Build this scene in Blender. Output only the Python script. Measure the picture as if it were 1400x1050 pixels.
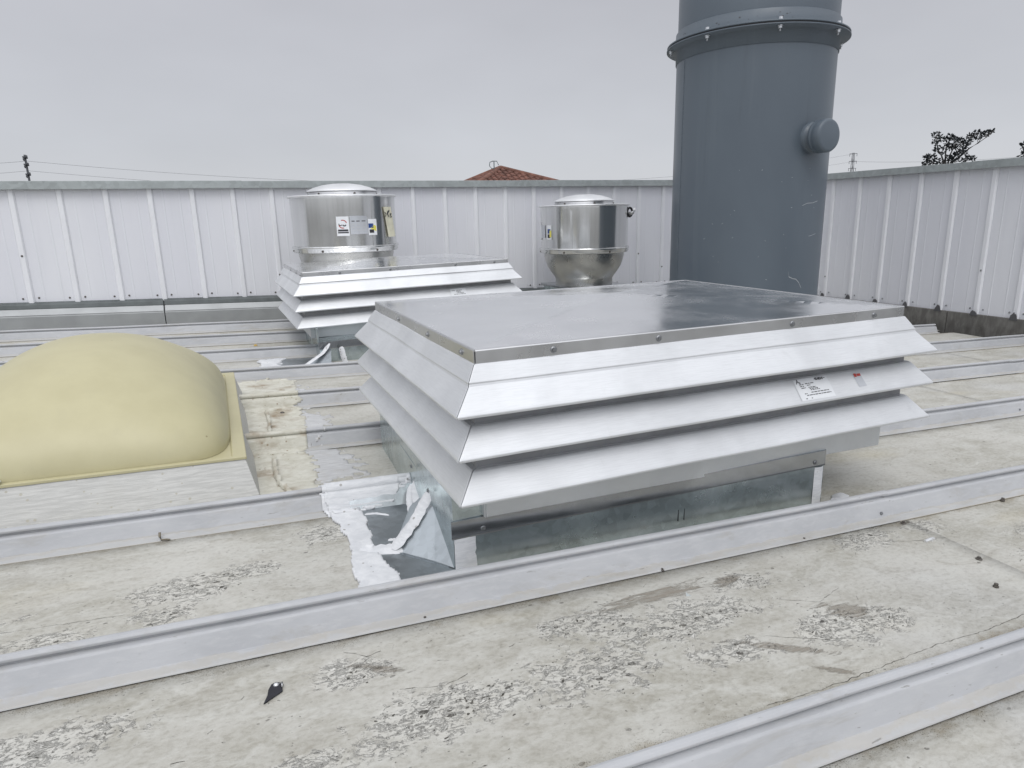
import bpy, bmesh, math, random
from mathutils import Vector, Matrix, noise
random.seed(7)
rad = math.radians
scene = bpy.context.scene
for o in list(bpy.data.objects): bpy.data.objects.remove(o)
C = scene.collection

# ------------------------------------------------------------------ camera
EYE = 0.84
yaw, pitch, roll = 0.3980127, 0.24414945, -0.0241597797
fw = Vector((math.sin(yaw)*math.cos(pitch), math.cos(yaw)*math.cos(pitch), -math.sin(pitch)))
r0 = Vector((math.cos(yaw), -math.sin(yaw), 0)); u0 = r0.cross(fw)
rt = r0*math.cos(roll)+u0*math.sin(roll); up = -r0*math.sin(roll)+u0*math.cos(roll)
cam = bpy.data.cameras.new('camera'); co = bpy.data.objects.new('camera', cam); C.objects.link(co)
mm = Matrix.Identity(4)
for i in range(3):
    mm[i][0] = rt[i]; mm[i][1] = up[i]; mm[i][2] = -fw[i]
mm[2][3] = EYE
co.matrix_world = mm
cam.sensor_width = 36; cam.lens = 916.16/1400*36; cam.clip_start = 0.02; cam.clip_end = 3000
scene.camera = co

# ------------------------------------------------------------------ world, sun, exposure
SUN_EL, SUN_AZ = rad(55), rad(200)      # azimuth measured from +Y clockwise: behind the camera, a little to its left
sun_dir = Vector((math.sin(SUN_AZ)*math.cos(SUN_EL), math.cos(SUN_AZ)*math.cos(SUN_EL), math.sin(SUN_EL)))
w = bpy.data.worlds.new('World'); scene.world = w; w.use_nodes = True
nt = w.node_tree; nt.nodes.clear()
def N(t, ty, **kw):
    n = t.nodes.new(ty)
    for k, v in kw.items():
        if k in n.inputs: n.inputs[k].default_value = v
        else: setattr(n, k, v)
    return n
out = N(nt, 'ShaderNodeOutputWorld'); bg = N(nt, 'ShaderNodeBackground'); bg.inputs['Strength'].default_value = 0.1
sky = N(nt, 'ShaderNodeTexSky'); sky.sky_type = 'NISHITA'; sky.sun_disc = False
sky.sun_elevation = SUN_EL; sky.sun_rotation = SUN_AZ
tc = N(nt, 'ShaderNodeTexCoord')
sep = N(nt, 'ShaderNodeSeparateXYZ'); nt.links.new(tc.outputs['Generated'], sep.inputs[0])
ramp = N(nt, 'ShaderNodeValToRGB'); nt.links.new(sep.outputs['Z'], ramp.inputs[0])
cr = ramp.color_ramp
cr.elements[0].position = 0.0; cr.elements[0].color = (0.640, 0.655, 0.690, 1)
cr.elements[1].position = 1.0; cr.elements[1].color = (0.80, 0.81, 0.85, 1)
e_ = cr.elements.new(0.10); e_.color = (0.590, 0.605, 0.645, 1)
e_ = cr.elements.new(0.32); e_.color = (0.520, 0.525, 0.565, 1)
e_ = cr.elements.new(0.6); e_.color = (0.66, 0.67, 0.70, 1)
cn = N(nt, 'ShaderNodeTexNoise', Scale=2.2, Detail=4.0, Roughness=0.5)
mp = N(nt, 'ShaderNodeMapping'); mp.inputs['Scale'].default_value = (1, 1, 2.5)
nt.links.new(tc.outputs['Generated'], mp.inputs[0]); nt.links.new(mp.outputs[0], cn.inputs['Vector'])
mr = N(nt, 'ShaderNodeMapRange'); mr.inputs['From Min'].default_value = .3; mr.inputs['From Max'].default_value = .7
mr.inputs['To Min'].default_value = .94; mr.inputs['To Max'].default_value = 1.06
nt.links.new(cn.outputs[0], mr.inputs[0])
# thin spot of the cloud deck round the hidden sun
dp = N(nt, 'ShaderNodeVectorMath', operation='DOT_PRODUCT'); dp.inputs[1].default_value = sun_dir
nt.links.new(tc.outputs['Generated'], dp.inputs[0])
gl = N(nt, 'ShaderNodeMapRange', interpolation_type='SMOOTHSTEP'); gl.inputs['From Min'].default_value = 0.1
gl.inputs['From Max'].default_value = 1.0; gl.inputs['To Min'].default_value = 1.0; gl.inputs['To Max'].default_value = 1.9
nt.links.new(dp.outputs['Value'], gl.inputs[0])
mu = N(nt, 'ShaderNodeMath', operation='MULTIPLY'); nt.links.new(mr.outputs[0], mu.inputs[0]); nt.links.new(gl.outputs[0], mu.inputs[1])
mu2 = N(nt, 'ShaderNodeMath', operation='MULTIPLY'); nt.links.new(mu.outputs[0], mu2.inputs[0]); mu2.inputs[1].default_value = 10.0
vs = N(nt, 'ShaderNodeVectorMath', operation='SCALE'); nt.links.new(ramp.outputs[0], vs.inputs[0]); nt.links.new(mu2.outputs[0], vs.inputs['Scale'])
mx = N(nt, 'ShaderNodeMix', data_type='RGBA'); mx.inputs[0].default_value = 0.95
nt.links.new(sky.outputs[0], mx.inputs[6]); nt.links.new(vs.outputs[0], mx.inputs[7])
nt.links.new(mx.outputs[2], bg.inputs[0]); nt.links.new(bg.outputs[0], out.inputs[0])

sl = bpy.data.lights.new('sun', 'SUN'); sl.energy = 0.8; sl.angle = rad(28); sl.color = (1, .975, .94)
so = bpy.data.objects.new('sun', sl); C.objects.link(so)
so.rotation_euler = (-sun_dir).to_track_quat('-Z', 'Y').to_euler(); so.location = (0, 0, 20)
scene.view_settings.view_transform = 'Standard'; scene.view_settings.look = 'None'
scene.view_settings.exposure = 0.0; scene.view_settings.gamma = 1.0
scene.view_settings.use_curve_mapping = False
scene.render.engine = 'CYCLES'
scene.render.resolution_x = 1024; scene.render.resolution_y = 768

# ------------------------------------------------------------------ helpers
def tag(o, label=None, cat=None, group=None, kind=None):
    if label: o['label'] = label
    if cat: o['category'] = cat
    if group: o['group'] = group
    if kind: o['kind'] = kind
    return o
def empty(name, loc=(0, 0, 0), mat=None, **kw):
    o = bpy.data.objects.new(name, None); C.objects.link(o); o.empty_display_size = .1
    if mat is not None: o.matrix_world = mat
    else: o.location = loc
    return tag(o, **kw)
class MB:
    def __init__(s): s.v = []; s.f = []; s.sm = []
    def add(s, vs, fs, smooth=False):
        b = len(s.v); s.v += [tuple(v) for v in vs]
        for f in fs: s.f.append([b+i for i in f]); s.sm.append(smooth)
        return s
    def box(s, a, b, M=None):
        x0, y0, z0 = a; x1, y1, z1 = b
        vs = [Vector(p) for p in ((x0,y0,z0),(x1,y0,z0),(x1,y1,z0),(x0,y1,z0),(x0,y0,z1),(x1,y0,z1),(x1,y1,z1),(x0,y1,z1))]
        if M is not None: vs = [M @ v for v in vs]
        return s.add(vs, [(0,3,2,1),(4,5,6,7),(0,1,5,4),(1,2,6,5),(2,3,7,6),(3,0,4,7)])
    def hexa(s, P):   # eight corners: 4 bottom, 4 top
        return s.add(P, [(0,3,2,1),(4,5,6,7),(0,1,5,4),(1,2,6,5),(2,3,7,6),(3,0,4,7)])
    def extr(s, prof, p0, p1, ax, closed=True, caps=True, smooth=False):
        # prof: 2D points mapped by ax(p, q)->offset vector; swept from p0 to p1
        n = len(prof); vs = [Vector(p0)+ax(*q) for q in prof]+[Vector(p1)+ax(*q) for q in prof]
        fs = [(i, (i+1) % n, n+(i+1) % n, n+i) for i in range(n if closed else n-1)]
        if closed and caps: fs += [tuple(range(n-1, -1, -1)), tuple(range(n, 2*n))]
        return s.add(vs, fs, smooth)
    def lathe(s, prof, c=(0,0,0), n=32, M=None, smooth=True, a0=0, a1=2*math.pi):
        full = abs(a1-a0-2*math.pi) < 1e-6
        cols = n if full else n+1; vs = []
        for i in range(cols):
            a = a0+(a1-a0)*i/n
            for (r, z) in prof:
                p = Vector((r*math.cos(a), r*math.sin(a), z))
                if M is not None: p = M @ p
                vs.append(p+Vector(c))
        m = len(prof); fs = []
        for i in range(n):
            j = (i+1) % cols
            for k in range(m-1):
                fs.append((i*m+k, j*m+k, j*m+k+1, i*m+k+1))
        return s.add(vs, fs, smooth)
    def tube(s, pts, r, n=6, r1=None):
        pts = [Vector(p) for p in pts]; vs = []; fs = []
        for i, p in enumerate(pts):
            d = (pts[min(i+1, len(pts)-1)]-pts[max(i-1, 0)]).normalized()
            a = d.orthogonal().normalized(); b = d.cross(a)
            rr = r if r1 is None else r+(r1-r)*i/(len(pts)-1)
            for k in range(n):
                t = 2*math.pi*k/n; vs.append(p+a*math.cos(t)*rr+b*math.sin(t)*rr)
        for i in range(len(pts)-1):
            for k in range(n): fs.append((i*n+k, i*n+(k+1) % n, (i+1)*n+(k+1) % n, (i+1)*n+k))
        fs += [tuple(range(n-1, -1, -1)), tuple((len(pts)-1)*n+k for k in range(n))]
        return s.add(vs, fs, True)
    def build(s, name, mat, parent=None, bevel=0, weld=0, fixn=True, local=False):
        me = bpy.data.meshes.new(name); me.from_pydata(s.v, [], s.f); me.polygons.foreach_set('use_smooth', s.sm)
        if fixn or weld:
            bm = bmesh.new(); bm.from_mesh(me)
            if weld: bmesh.ops.remove_doubles(bm, verts=bm.verts, dist=weld)
            if fixn: bmesh.ops.recalc_face_normals(bm, faces=bm.faces)
            bm.to_mesh(me); bm.free()
        me.materials.append(mat)
        o = bpy.data.objects.new(name, me); C.objects.link(o)
        if parent is not None: o.parent = parent
        if bevel:
            b = o.modifiers.new('bevel', 'BEVEL'); b.width = bevel; b.segments = 2; b.limit_method = 'ANGLE'; b.angle_limit = rad(40)
        return o

# ------------------------------------------------------------------ materials
def mat(name):
    m = bpy.data.materials.new(name); m.use_nodes = True
    t = m.node_tree; b = t.nodes['Principled BSDF']
    return m, t, b
def link(t, a, b): t.links.new(a, b)
def noise_n(t, scale, detail=4, rough=.55, sc=(1,1,1), dist=0, co=None, rot=(0,0,0)):
    mp = N(t, 'ShaderNodeMapping'); mp.inputs['Scale'].default_value = sc; mp.inputs['Rotation'].default_value = rot
    if co is None:
        tcn = N(t, 'ShaderNodeTexCoord'); co = tcn.outputs['Object']
    link(t, co, mp.inputs[0])
    n = N(t, 'ShaderNodeTexNoise', Scale=scale, Detail=detail, Roughness=rough, Distortion=dist)
    link(t, mp.outputs[0], n.inputs['Vector']); return n.outputs[0]
def rng(t, v, a, b, c=0., d=1., smooth=True):
    m = N(t, 'ShaderNodeMapRange'); m.interpolation_type = 'SMOOTHSTEP' if smooth else 'LINEAR'
    m.inputs['From Min'].default_value = a; m.inputs['From Max'].default_value = b
    m.inputs['To Min'].default_value = c; m.inputs['To Max'].default_value = d
    link(t, v, m.inputs[0]); return m.outputs[0]
def mth(t, op, a, b=None):
    m = N(t, 'ShaderNodeMath', operation=op)
    for i, x in enumerate((a, b)):
        if x is None: continue
        if isinstance(x, (int, float)): m.inputs[i].default_value = x
        else: link(t, x, m.inputs[i])
    return m.outputs[0]
def mix(t, f, a, b):
    m = N(t, 'ShaderNodeMix', data_type='RGBA')
    for i, x in ((0, f), (6, a), (7, b)):
        if isinstance(x, (int, float)): m.inputs[i].default_value = x
        elif isinstance(x, tuple): m.inputs[i].default_value = (*x, 1)
        else: link(t, x, m.inputs[i])
    return m.outputs[2]
def bump(t, b, h, strength=.3, dist=.002, prev=None):
    n = N(t, 'ShaderNodeBump'); n.inputs['Strength'].default_value = strength; n.inputs['Distance'].default_value = dist
    link(t, h, n.inputs['Height'])
    if prev is not None: link(t, prev, n.inputs['Normal'])
    link(t, n.outputs[0], b.inputs['Normal']); return n.outputs[0]

def m_plain(name, col, rough=.5, metal=0., var=.1, scale=20):
    m, t, b = mat(name)
    n = noise_n(t, scale, 5)
    c = mix(t, rng(t, n, .3, .7), tuple(x*(1-var) for x in col), tuple(min(1, x*(1+var)) for x in col))
    link(t, c, b.inputs['Base Color']); b.inputs['Roughness'].default_value = rough; b.inputs['Metallic'].default_value = metal
    bump(t, b, n, .1, .001)
    return m

def m_pan():
    """worn elastomeric coating on the flat roof pans"""
    m, t, b = mat('roof_coating')
    tcn = N(t, 'ShaderNodeTexCoord'); co = tcn.outputs['Object']
    sp = N(t, 'ShaderNodeSeparateXYZ'); link(t, co, sp.inputs[0])
    big = noise_n(t, 2.3, 6, .62, (1, 1.6, 1), .6, co, (0, 0, .35))
    mid = noise_n(t, 9, 7, .68, (1, 2.2, 1), .9, co, (0, 0, .5))
    fine = noise_n(t, 70, 6, .7, (1, 1.5, 1), .3, co)
    vfine = noise_n(t, 420, 3, .6, (1, 1, 1), 0, co)
    base = mix(t, rng(t, big, .35, .68), (.35, .335, .285), (.515, .505, .465))
    base = mix(t, rng(t, mid, .40, .72), base, (.51, .505, .465))
    base = mix(t, mth(t, 'MULTIPLY', rng(t, noise_n(t, 5, 6, .7, (1, 3, 1), 1.2, co, (0, 0, .25)), .52, .7), .55), base, (.30, .28, .235))
    cool = rng(t, noise_n(t, 1.1, 3, .5, (1, 1, 1), 0, co), .5, .66)
    base = mix(t, mth(t, 'MULTIPLY', cool, .3), base, (.48, .49, .51))
    warm = rng(t, noise_n(t, 1.7, 4, .55, (.6, 1.6, 1), 0, co, (0, 0, .2)), .56, .74)
    base = mix(t, mth(t, 'MULTIPLY', warm, .55), base, (.47, .42, .29))
    base = mix(t, mth(t, 'MULTIPLY', rng(t, fine, .35, .75, .0, 1.), .35), base, (.62, .62, .58))
    base = mix(t, mth(t, 'MULTIPLY', rng(t, fine, .50, .33), .22), base, (.22, .21, .18))
    # scattered dark pits
    def pits(scale, thr, mask):
        v = N(t, 'ShaderNodeTexVoronoi', Scale=scale); v.inputs['Randomness'].default_value = 1
        wv = N(t, 'ShaderNodeMix', data_type='RGBA'); wv.inputs[0].default_value = .012
        nn = N(t, 'ShaderNodeTexNoise', Scale=60., Detail=3.)
        link(t, co, nn.inputs['Vector']); link(t, co, wv.inputs[6]); link(t, nn.outputs['Color'], wv.inputs[7])
        mpp = N(t, 'ShaderNodeMapping'); mpp.inputs['Scale'].default_value = (1, 1.7, 1); mpp.inputs['Rotation'].default_value = (0, 0, .4)
        link(t, wv.outputs[2], mpp.inputs[0]); link(t, mpp.outputs[0], v.inputs['Vector'])
        sc = N(t, 'ShaderNodeSeparateColor'); link(t, v.outputs['Color'], sc.inputs[0])
        size = rng(t, sc.outputs[0], .3, 1., thr*.15, thr)
        d = mth(t, 'LESS_THAN', v.outputs['Distance'], size)
        return mth(t, 'MULTIPLY', d, mask)
    # patches where the coating is scuffed and flaking (cx, cy, rx, ry)
    P = [(1.11,.215,.085,.06),(1.24,.205,.075,.045),(.80,.35,.19,.06),(.62,.42,.10,.035),(1.06,.43,.07,.04),(.245,.27,.12,.06),(.36,.27,.08,.035),
         (.13,.43,.08,.035),(-.17,.87,.12,.055),(-.22,.76,.06,.04),(-.36,.42,.12,.05),(-.05,.91,.07,.04),(1.52,.50,.10,.045),(1.76,.50,.06,.04),(-.43,.75,.07,.04),
         (.56,.27,.13,.07),(.85,.22,.10,.04),(2.1,.35,.12,.05),(1.9,.25,.07,.05),(-.65,.85,.12,.05),(.02,.20,.12,.05),(-.15,.12,.1,.05),(.15,1.05,.06,.06)]
    dn = noise_n(t, 16, 6, .75, (1,1,1), .8, co)
    pm = None
    for (cx, cy, rx, ry) in P:
        vv = N(t, 'ShaderNodeVectorMath', operation='SUBTRACT'); link(t, co, vv.inputs[0]); vv.inputs[1].default_value = (cx, cy, 0)
        dd = N(t, 'ShaderNodeVectorMath', operation='DIVIDE'); link(t, vv.outputs[0], dd.inputs[0]); dd.inputs[1].default_value = (rx, ry, 1)
        ln = N(t, 'ShaderNodeVectorMath', operation='LENGTH'); link(t, dd.outputs[0], ln.inputs[0])
        pm = ln.outputs['Value'] if pm is None else mth(t, 'MINIMUM', pm, ln.outputs['Value'])
    pd = mth(t, 'ADD', pm, rng(t, dn, .3, .7, -.75, .75, False))
    patch = rng(t, pd, 1.15, .75)
    core = rng(t, pd, .9, .45)
    # flakes and crinkles in the patches
    ve = N(t, 'ShaderNodeTexVoronoi', Scale=55., feature='DISTANCE_TO_EDGE')
    wv = N(t, 'ShaderNodeMix', data_type='RGBA'); wv.inputs[0].default_value = .05
    nn = N(t, 'ShaderNodeTexNoise', Scale=30., Detail=4.)
    link(t, co, nn.inputs['Vector']); link(t, co, wv.inputs[6]); link(t, nn.outputs['Color'], wv.inputs[7])
    mpp = N(t, 'ShaderNodeMapping'); mpp.inputs['Scale'].default_value = (.8, 1.5, 1); mpp.inputs['Rotation'].default_value = (0, 0, .5)
    link(t, wv.outputs[2], mpp.inputs[0]); link(t, mpp.outputs[0], ve.inputs['Vector'])
    gate = rng(t, noise_n(t, 34, 5, .7, (1, 1.6, 1), 0, co), .48, .6)
    crk = mth(t, 'MULTIPLY', mth(t, 'MULTIPLY', rng(t, ve.outputs['Distance'], .075, .015), gate), mth(t, 'MULTIPLY', core, .42))
    lift = rng(t, noise_n(t, 45, 6, .7, (1, 1.8, 1), 1., co, (0, 0, .5)), .5, .62)
    base = mix(t, mth(t, 'MULTIPLY', patch, rng(t, lift, 0, 1, .45, 1.)), base, (.64, .63, .585))
    pt = pits(34, .30, core); ptf = pits(80, .36, patch)
    loose = pits(26, .15, rng(t, noise_n(t, 3.1, 4, .6, (1, 1, 1), 0, co), .47, .6))
    loose2 = pits(75, .20, rng(t, noise_n(t, 4.7, 4, .6, (1, 1, 1), 0, co), .44, .58))
    dark = mth(t, 'MAXIMUM', mth(t, 'MAXIMUM', crk, mth(t, 'MULTIPLY', ptf, .55)), mth(t, 'MAXIMUM', pt, mth(t, 'MAXIMUM', mth(t, 'MULTIPLY', loose, .75), mth(t, 'MULTIPLY', loose2, .6))))
    dark = mth(t, 'MULTIPLY', dark, rng(t, noise_n(t, 130, 3, .6, (1,1,1), 0, co), .32, .5))
    base = mix(t, mth(t, 'MULTIPLY', dark, .85), base, (.085, .078, .065))
    # brown smears where the coating is rubbed off
    S = [(.83,.455,.15,.022,.05),(1.19,.25,.055,.03,-.5),(.95,.20,.10,.012,-.55),(1.02,.45,.05,.02,.2),(.175,.425,.05,.010,-.5),(.05,.55,.20,.012,0.),(1.0,.10,.04,.008,-.6),(-.6,.66,.25,.02,0.)]
    sm = None
    for (cx, cy, rx, ry, an) in S:
        vv = N(t, 'ShaderNodeVectorMath', operation='SUBTRACT'); link(t, co, vv.inputs[0]); vv.inputs[1].default_value = (cx, cy, 0)
        ro = N(t, 'ShaderNodeVectorRotate', rotation_type='Z_AXIS'); link(t, vv.outputs[0], ro.inputs['Vector']); ro.inputs['Angle'].default_value = -an
        dd = N(t, 'ShaderNodeVectorMath', operation='DIVIDE'); link(t, ro.outputs[0], dd.inputs[0]); dd.inputs[1].default_value = (rx, ry, 1)
        ln = N(t, 'ShaderNodeVectorMath', operation='LENGTH'); link(t, dd.outputs[0], ln.inputs[0])
        sm = ln.outputs['Value'] if sm is None else mth(t, 'MINIMUM', sm, ln.outputs['Value'])
    sd = mth(t, 'ADD', sm, rng(t, noise_n(t, 22, 6, .75, (.5, 2.5, 1), .5, co), .3, .7, -.8, .8, False))
    smm = mth(t, 'MULTIPLY', rng(t, sd, 1.05, .55), rng(t, noise_n(t, 60, 5, .7, (.3, 4, 1), 0, co), .3, .6, .35, 1.))
    base = mix(t, mth(t, 'MULTIPLY', smm, .8), base, (.235, .205, .165))
    # dirt line along the foot of every seam
    yy = mth(t, 'PINGPONG', mth(t, 'ADD', sp.outputs['Y'], 6.106), .305)     # 0 at a seam
    edge = mth(t, 'ADD', yy, rng(t, noise_n(t, 14, 6, .7, (1, 1, 1), 0, co), .3, .7, -.022, .022, False))
    dl = mth(t, 'MULTIPLY', rng(t, edge, .082, .060), rng(t, noise_n(t, 6, 5, .7, (1, 1, 1), 0, co), .36, .58, .15, 1.))
    base = mix(t, mth(t, 'MULTIPLY', dl, .5), base, (.27, .225, .15))
    gr = mth(t, 'MULTIPLY', rng(t, edge, .10, .062), mth(t, 'LESS_THAN', vfine, .40))
    base = mix(t, mth(t, 'MULTIPLY', gr, .8), base, (.09, .08, .055))
    link(t, base, b.inputs['Base Color'])
    link(t, rng(t, mid, .3, .7, .55, .8), b.inputs['Roughness']); b.inputs['Specular IOR Level'].default_value = .35
    h = mth(t, 'ADD', mth(t, 'MULTIPLY', fine, .35), mth(t, 'MULTIPLY', vfine, .12))
    h = mth(t, 'ADD', h, mth(t, 'MULTIPLY', mth(t, 'MULTIPLY', patch, lift), 1.1))
    h = mth(t, 'SUBTRACT', h, mth(t, 'MULTIPLY', dark, 1.2))
    h = mth(t, 'SUBTRACT', h, mth(t, 'MULTIPLY', smm, .5))
    h = mth(t, 'ADD', h, mth(t, 'MULTIPLY', mid, .5))
    bump(t, b, h, .9, .003)
    return m

def m_rib():
    m, t, b = mat('seam_paint')
    tcn = N(t, 'ShaderNodeTexCoord'); co = tcn.outputs['Object']
    sp = N(t, 'ShaderNodeSeparateXYZ'); link(t, co, sp.inputs[0])
    n1 = noise_n(t, 3, 5, .6, (1, 3, 1), .3, co); n2 = noise_n(t, 40, 5, .65, (.5, 2, 2), .3, co)
    base = mix(t, rng(t, n1, .35, .65), (.405, .415, .43), (.465, .475, .49))
    base = mix(t, mth(t, 'MULTIPLY', rng(t, n2, .45, .7), .4), base, (.53, .535, .54))
    grime = mth(t, 'MULTIPLY', rng(t, noise_n(t, 7, 6, .7, (.6, 2, 2), .8, co), .52, .72), .42)
    base = mix(t, grime, base, (.33, .31, .27))
    zz = mth(t, 'ADD', sp.outputs['Z'], rng(t, noise_n(t, 12, 6, .7, (1, 1, 1), 0, co), .3, .7, -.004, .004, False))
    foot = rng(t, zz, .0125, .005)
    base = mix(t, mth(t, 'MULTIPLY', foot, .35), base, (.44, .43, .385))
    line = mth(t, 'MULTIPLY', rng(t, zz, .014, .011), rng(t, zz, .007, .0095))
    base = mix(t, mth(t, 'MULTIPLY', line, .25), base, (.40, .345, .235))
    low = rng(t, sp.outputs['Z'], .0042, .0022)
    base = mix(t, mth(t, 'MULTIPLY', low, .75), base, (.33, .265, .16))
    sk = mth(t, 'MULTIPLY', rng(t, noise_n(t, 90, 3, .6, (.35, 1.5, 1.5), 0, co), .66, .72), rng(t, n1, .45, .6))
    base = mix(t, mth(t, 'MULTIPLY', sk, .6), base, (.16, .15, .13))
    link(t, base, b.inputs['Base Color']); b.inputs['Roughness'].default_value = .5
    b.inputs['Specular IOR Level'].default_value = .4
    bump(t, b, mth(t, 'ADD', n2, noise_n(t, 9, 3, .5, (1, 1, 1), 0, co)), .3, .0015)
    return m

def m_white_wall(name='wall_paint'):
    m, t, b = mat(name)
    tcn = N(t, 'ShaderNodeTexCoord'); co = tcn.outputs['Object']
    streak = noise_n(t, 9, 6, .65, (1, 1, .06), .1, co); n2 = noise_n(t, 1.3, 3, .5, (1, 1, .4), 0, co)
    base = mix(t, rng(t, n2, .35, .65), (.71, .72, .765), (.755, .765, .80))
    base = mix(t, mth(t, 'MULTIPLY', rng(t, streak, .5, .72), .2), base, (.57, .59, .62))
    link(t, base, b.inputs['Base Color']); b.inputs['Roughness'].default_value = .42; b.inputs['Specular IOR Level'].default_value = .4
    bump(t, b, noise_n(t, 4, 3, .5, (1, 1, .3), 0, co), .1, .004)
    return m

def m_metal(name, col, rough, streak=None, metal=.9, smud=.2, amt=.12, spangle=0, bmp=.04, aniso=0, clouds=0, rvar=1.):
    m, t, b = mat(name)
    tcn = N(t, 'ShaderNodeTexCoord'); co = tcn.outputs['Object']
    big = noise_n(t, 3.5, 5, .6, (1, 1, 1), .4, co)
    c = mix(t, rng(t, big, .3, .7), tuple(x*(1-amt) for x in col), tuple(min(1, x*(1+amt)) for x in col))
    if spangle:
        v = N(t, 'ShaderNodeTexVoronoi', Scale=float(spangle)); link(t, co, v.inputs['Vector'])
        scn = N(t, 'ShaderNodeSeparateColor'); link(t, v.outputs['Color'], scn.inputs[0])
        c = mix(t, mth(t, 'MULTIPLY', scn.outputs[0], .35), c, tuple(min(1, x*1.6) for x in col))
    if clouds:
        cl = rng(t, noise_n(t, 5, 5, .6, (1, 1, 1.6), .6, co), .52, .66)
        c = mix(t, mth(t, 'MULTIPLY', cl, clouds), c, (.62, .68, .70))
    dirt = rng(t, noise_n(t, 14, 6, .7, (1, 1, 1), .5, co), .58, .76)
    c = mix(t, mth(t, 'MULTIPLY', dirt, smud), c, tuple(x*.62 for x in col))
    rv = rough
    rr = rng(t, noise_n(t, 6, 5, .65, (1, 1, 1), 0, co), .3, .7, max(.04, rough-.07*rvar), rough+.09*rvar)
    link(t, rr, b.inputs['Roughness'])
    if streak:
        s = noise_n(t, 55, 4, .6, streak, 0, co)
        c = mix(t, mth(t, 'MULTIPLY', rng(t, s, .42, .68), .30), c, tuple(x*.72 for x in col))
        bump(t, b, s, bmp, .001)
    else:
        bump(t, b, noise_n(t, 7, 3, .5, (1, 1, 1), 0, co), bmp*2, .006)
    link(t, c, b.inputs['Base Color']); b.inputs['Metallic'].default_value = metal
    return m

def m_coat(name, c0, c1, sc=(1, 4, 4), dirt=.2, dcol=(.2, .18, .15), bs=.6):
    m, t, b = mat(name)
    tcn = N(t, 'ShaderNodeTexCoord'); co = tcn.outputs['Object']
    n = noise_n(t, 25, 6, .65, sc, .5, co); n2 = noise_n(t, 6, 5, .6, (1, 1, 1), 0, co)
    c = mix(t, rng(t, n, .35, .68), c0, c1)
    v = N(t, 'ShaderNodeTexVoronoi', Scale=60.); link(t, co, v.inputs['Vector'])
    scn = N(t, 'ShaderNodeSeparateColor'); link(t, v.outputs['Color'], scn.inputs[0])
    sp = mth(t, 'LESS_THAN', v.outputs['Distance'], rng(t, scn.outputs[0], .7, 1., 0., .25))
    c = mix(t, mth(t, 'MULTIPLY', sp, .8), c, dcol)
    c = mix(t, mth(t, 'MULTIPLY', rng(t, n2, .5, .72), dirt), c, dcol)
    link(t, c, b.inputs['Base Color']); b.inputs['Roughness'].default_value = .55
    bump(t, b, n, bs, .0025)
    return m

M_PAN = m_pan(); M_RIB = m_rib(); M_WALL = m_white_wall(); M_WRIB = m_plain('wall_rib_paint', (.79, .80, .83), .4, 0, .03, 3)
M_ALX = m_metal('mill_aluminium_along_x', (.72, .735, .75), .42, (.35, 14, 14), .55, .22, .07)
M_ALY = m_metal('mill_aluminium_along_y', (.72, .735, .75), .42, (14, .35, 14), .55, .22, .07)
M_CAP = m_metal('cap_aluminium', (.92, .925, .93), .20, None, .96, .10, .03, bmp=.02)
M_SKIRT = m_metal('skirt_aluminium', (.62, .625, .63), .30, None, .95, .2, .08)
M_GALV = m_metal('galvanised_steel', (.44, .50, .51), .22, None, .88, .30, .18, spangle=45, clouds=.55)
M_FRAME = m_metal('hood_frame_steel', (.66, .68, .69), .40, None, .6, .2, .08)
M_GALV2 = m_metal('galvanised_band', (.40, .415, .43), .16, None, .95, .2, .2)
M_FAN = m_metal('spun_aluminium', (.70, .705, .70), .15, (.5, .5, .006), .96, .02, .02, bmp=.22, rvar=.15)
M_BOWL = m_metal('spun_bowl', (.50, .50, .48), .30, (.6, .6, 20), .95, .25, .1)
M_DOMEAL = m_metal('fan_dome_aluminium', (.80, .81, .82), .42, None, .7, .15, .05)
M_CAPFL = m_metal('cap_flashing_steel', (.34, .37, .37), .5, None, .3, .35, .1, spangle=30)
M_FLGREY = m_plain('flashing_grey_paint', (.30, .312, .315), .5, .1, .08, 6)
M_FLLIGHT = m_plain('flashing_ledge_paint', (.46, .475, .475), .5, .0, .08, 6)
M_DRIP = m_plain('drip_edge_steel', (.13, .145, .145), .5, .3, .15, 10)
def m_stack():
    m, t, b = mat('stack_paint')
    tcn = N(t, 'ShaderNodeTexCoord'); co = tcn.outputs['Object']
    big = noise_n(t, 1.6, 4, .55, (1, 1, .5), .3, co); st = noise_n(t, 9, 6, .65, (1, 1, .05), .1, co); f = noise_n(t, 60, 4, .6, (1, 1, 1), 0, co)
    c = mix(t, rng(t, big, .3, .7), (.090, .113, .138), (.106, .132, .158))
    c = mix(t, mth(t, 'MULTIPLY', rng(t, st, .55, .75), .25), c, (.15, .175, .20))
    c = mix(t, mth(t, 'MULTIPLY', rng(t, noise_n(t, 12, 5, .65, (1, 1, .08), .1, co), .58, .75), .3), c, (.07, .085, .10))
    link(t, c, b.inputs['Base Color']); link(t, rng(t, big, .3, .7, .32, .46), b.inputs['Roughness'])
    bump(t, b, mth(t, 'ADD', mth(t, 'MULTIPLY', f, .2), big), .25, .004); return m
M_STACK = m_stack()
M_GASKET = m_plain('black_gasket', (.012, .012, .015), .6)
M_DARK = m_plain('dark_interior', (.03, .03, .032), .7)
M_CORE = m_plain('louver_gap_shade', (.27, .275, .285), .5, .2)  # greyer than the blades: occlusion between them put into the colour
M_SCREW = m_plain('screw_zinc', (.30, .31, .32), .35, .8, .2, 200)
M_SCREWD = m_plain('screw_rusty_washer', (.10, .09, .08), .6, .2, .3, 200)
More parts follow.
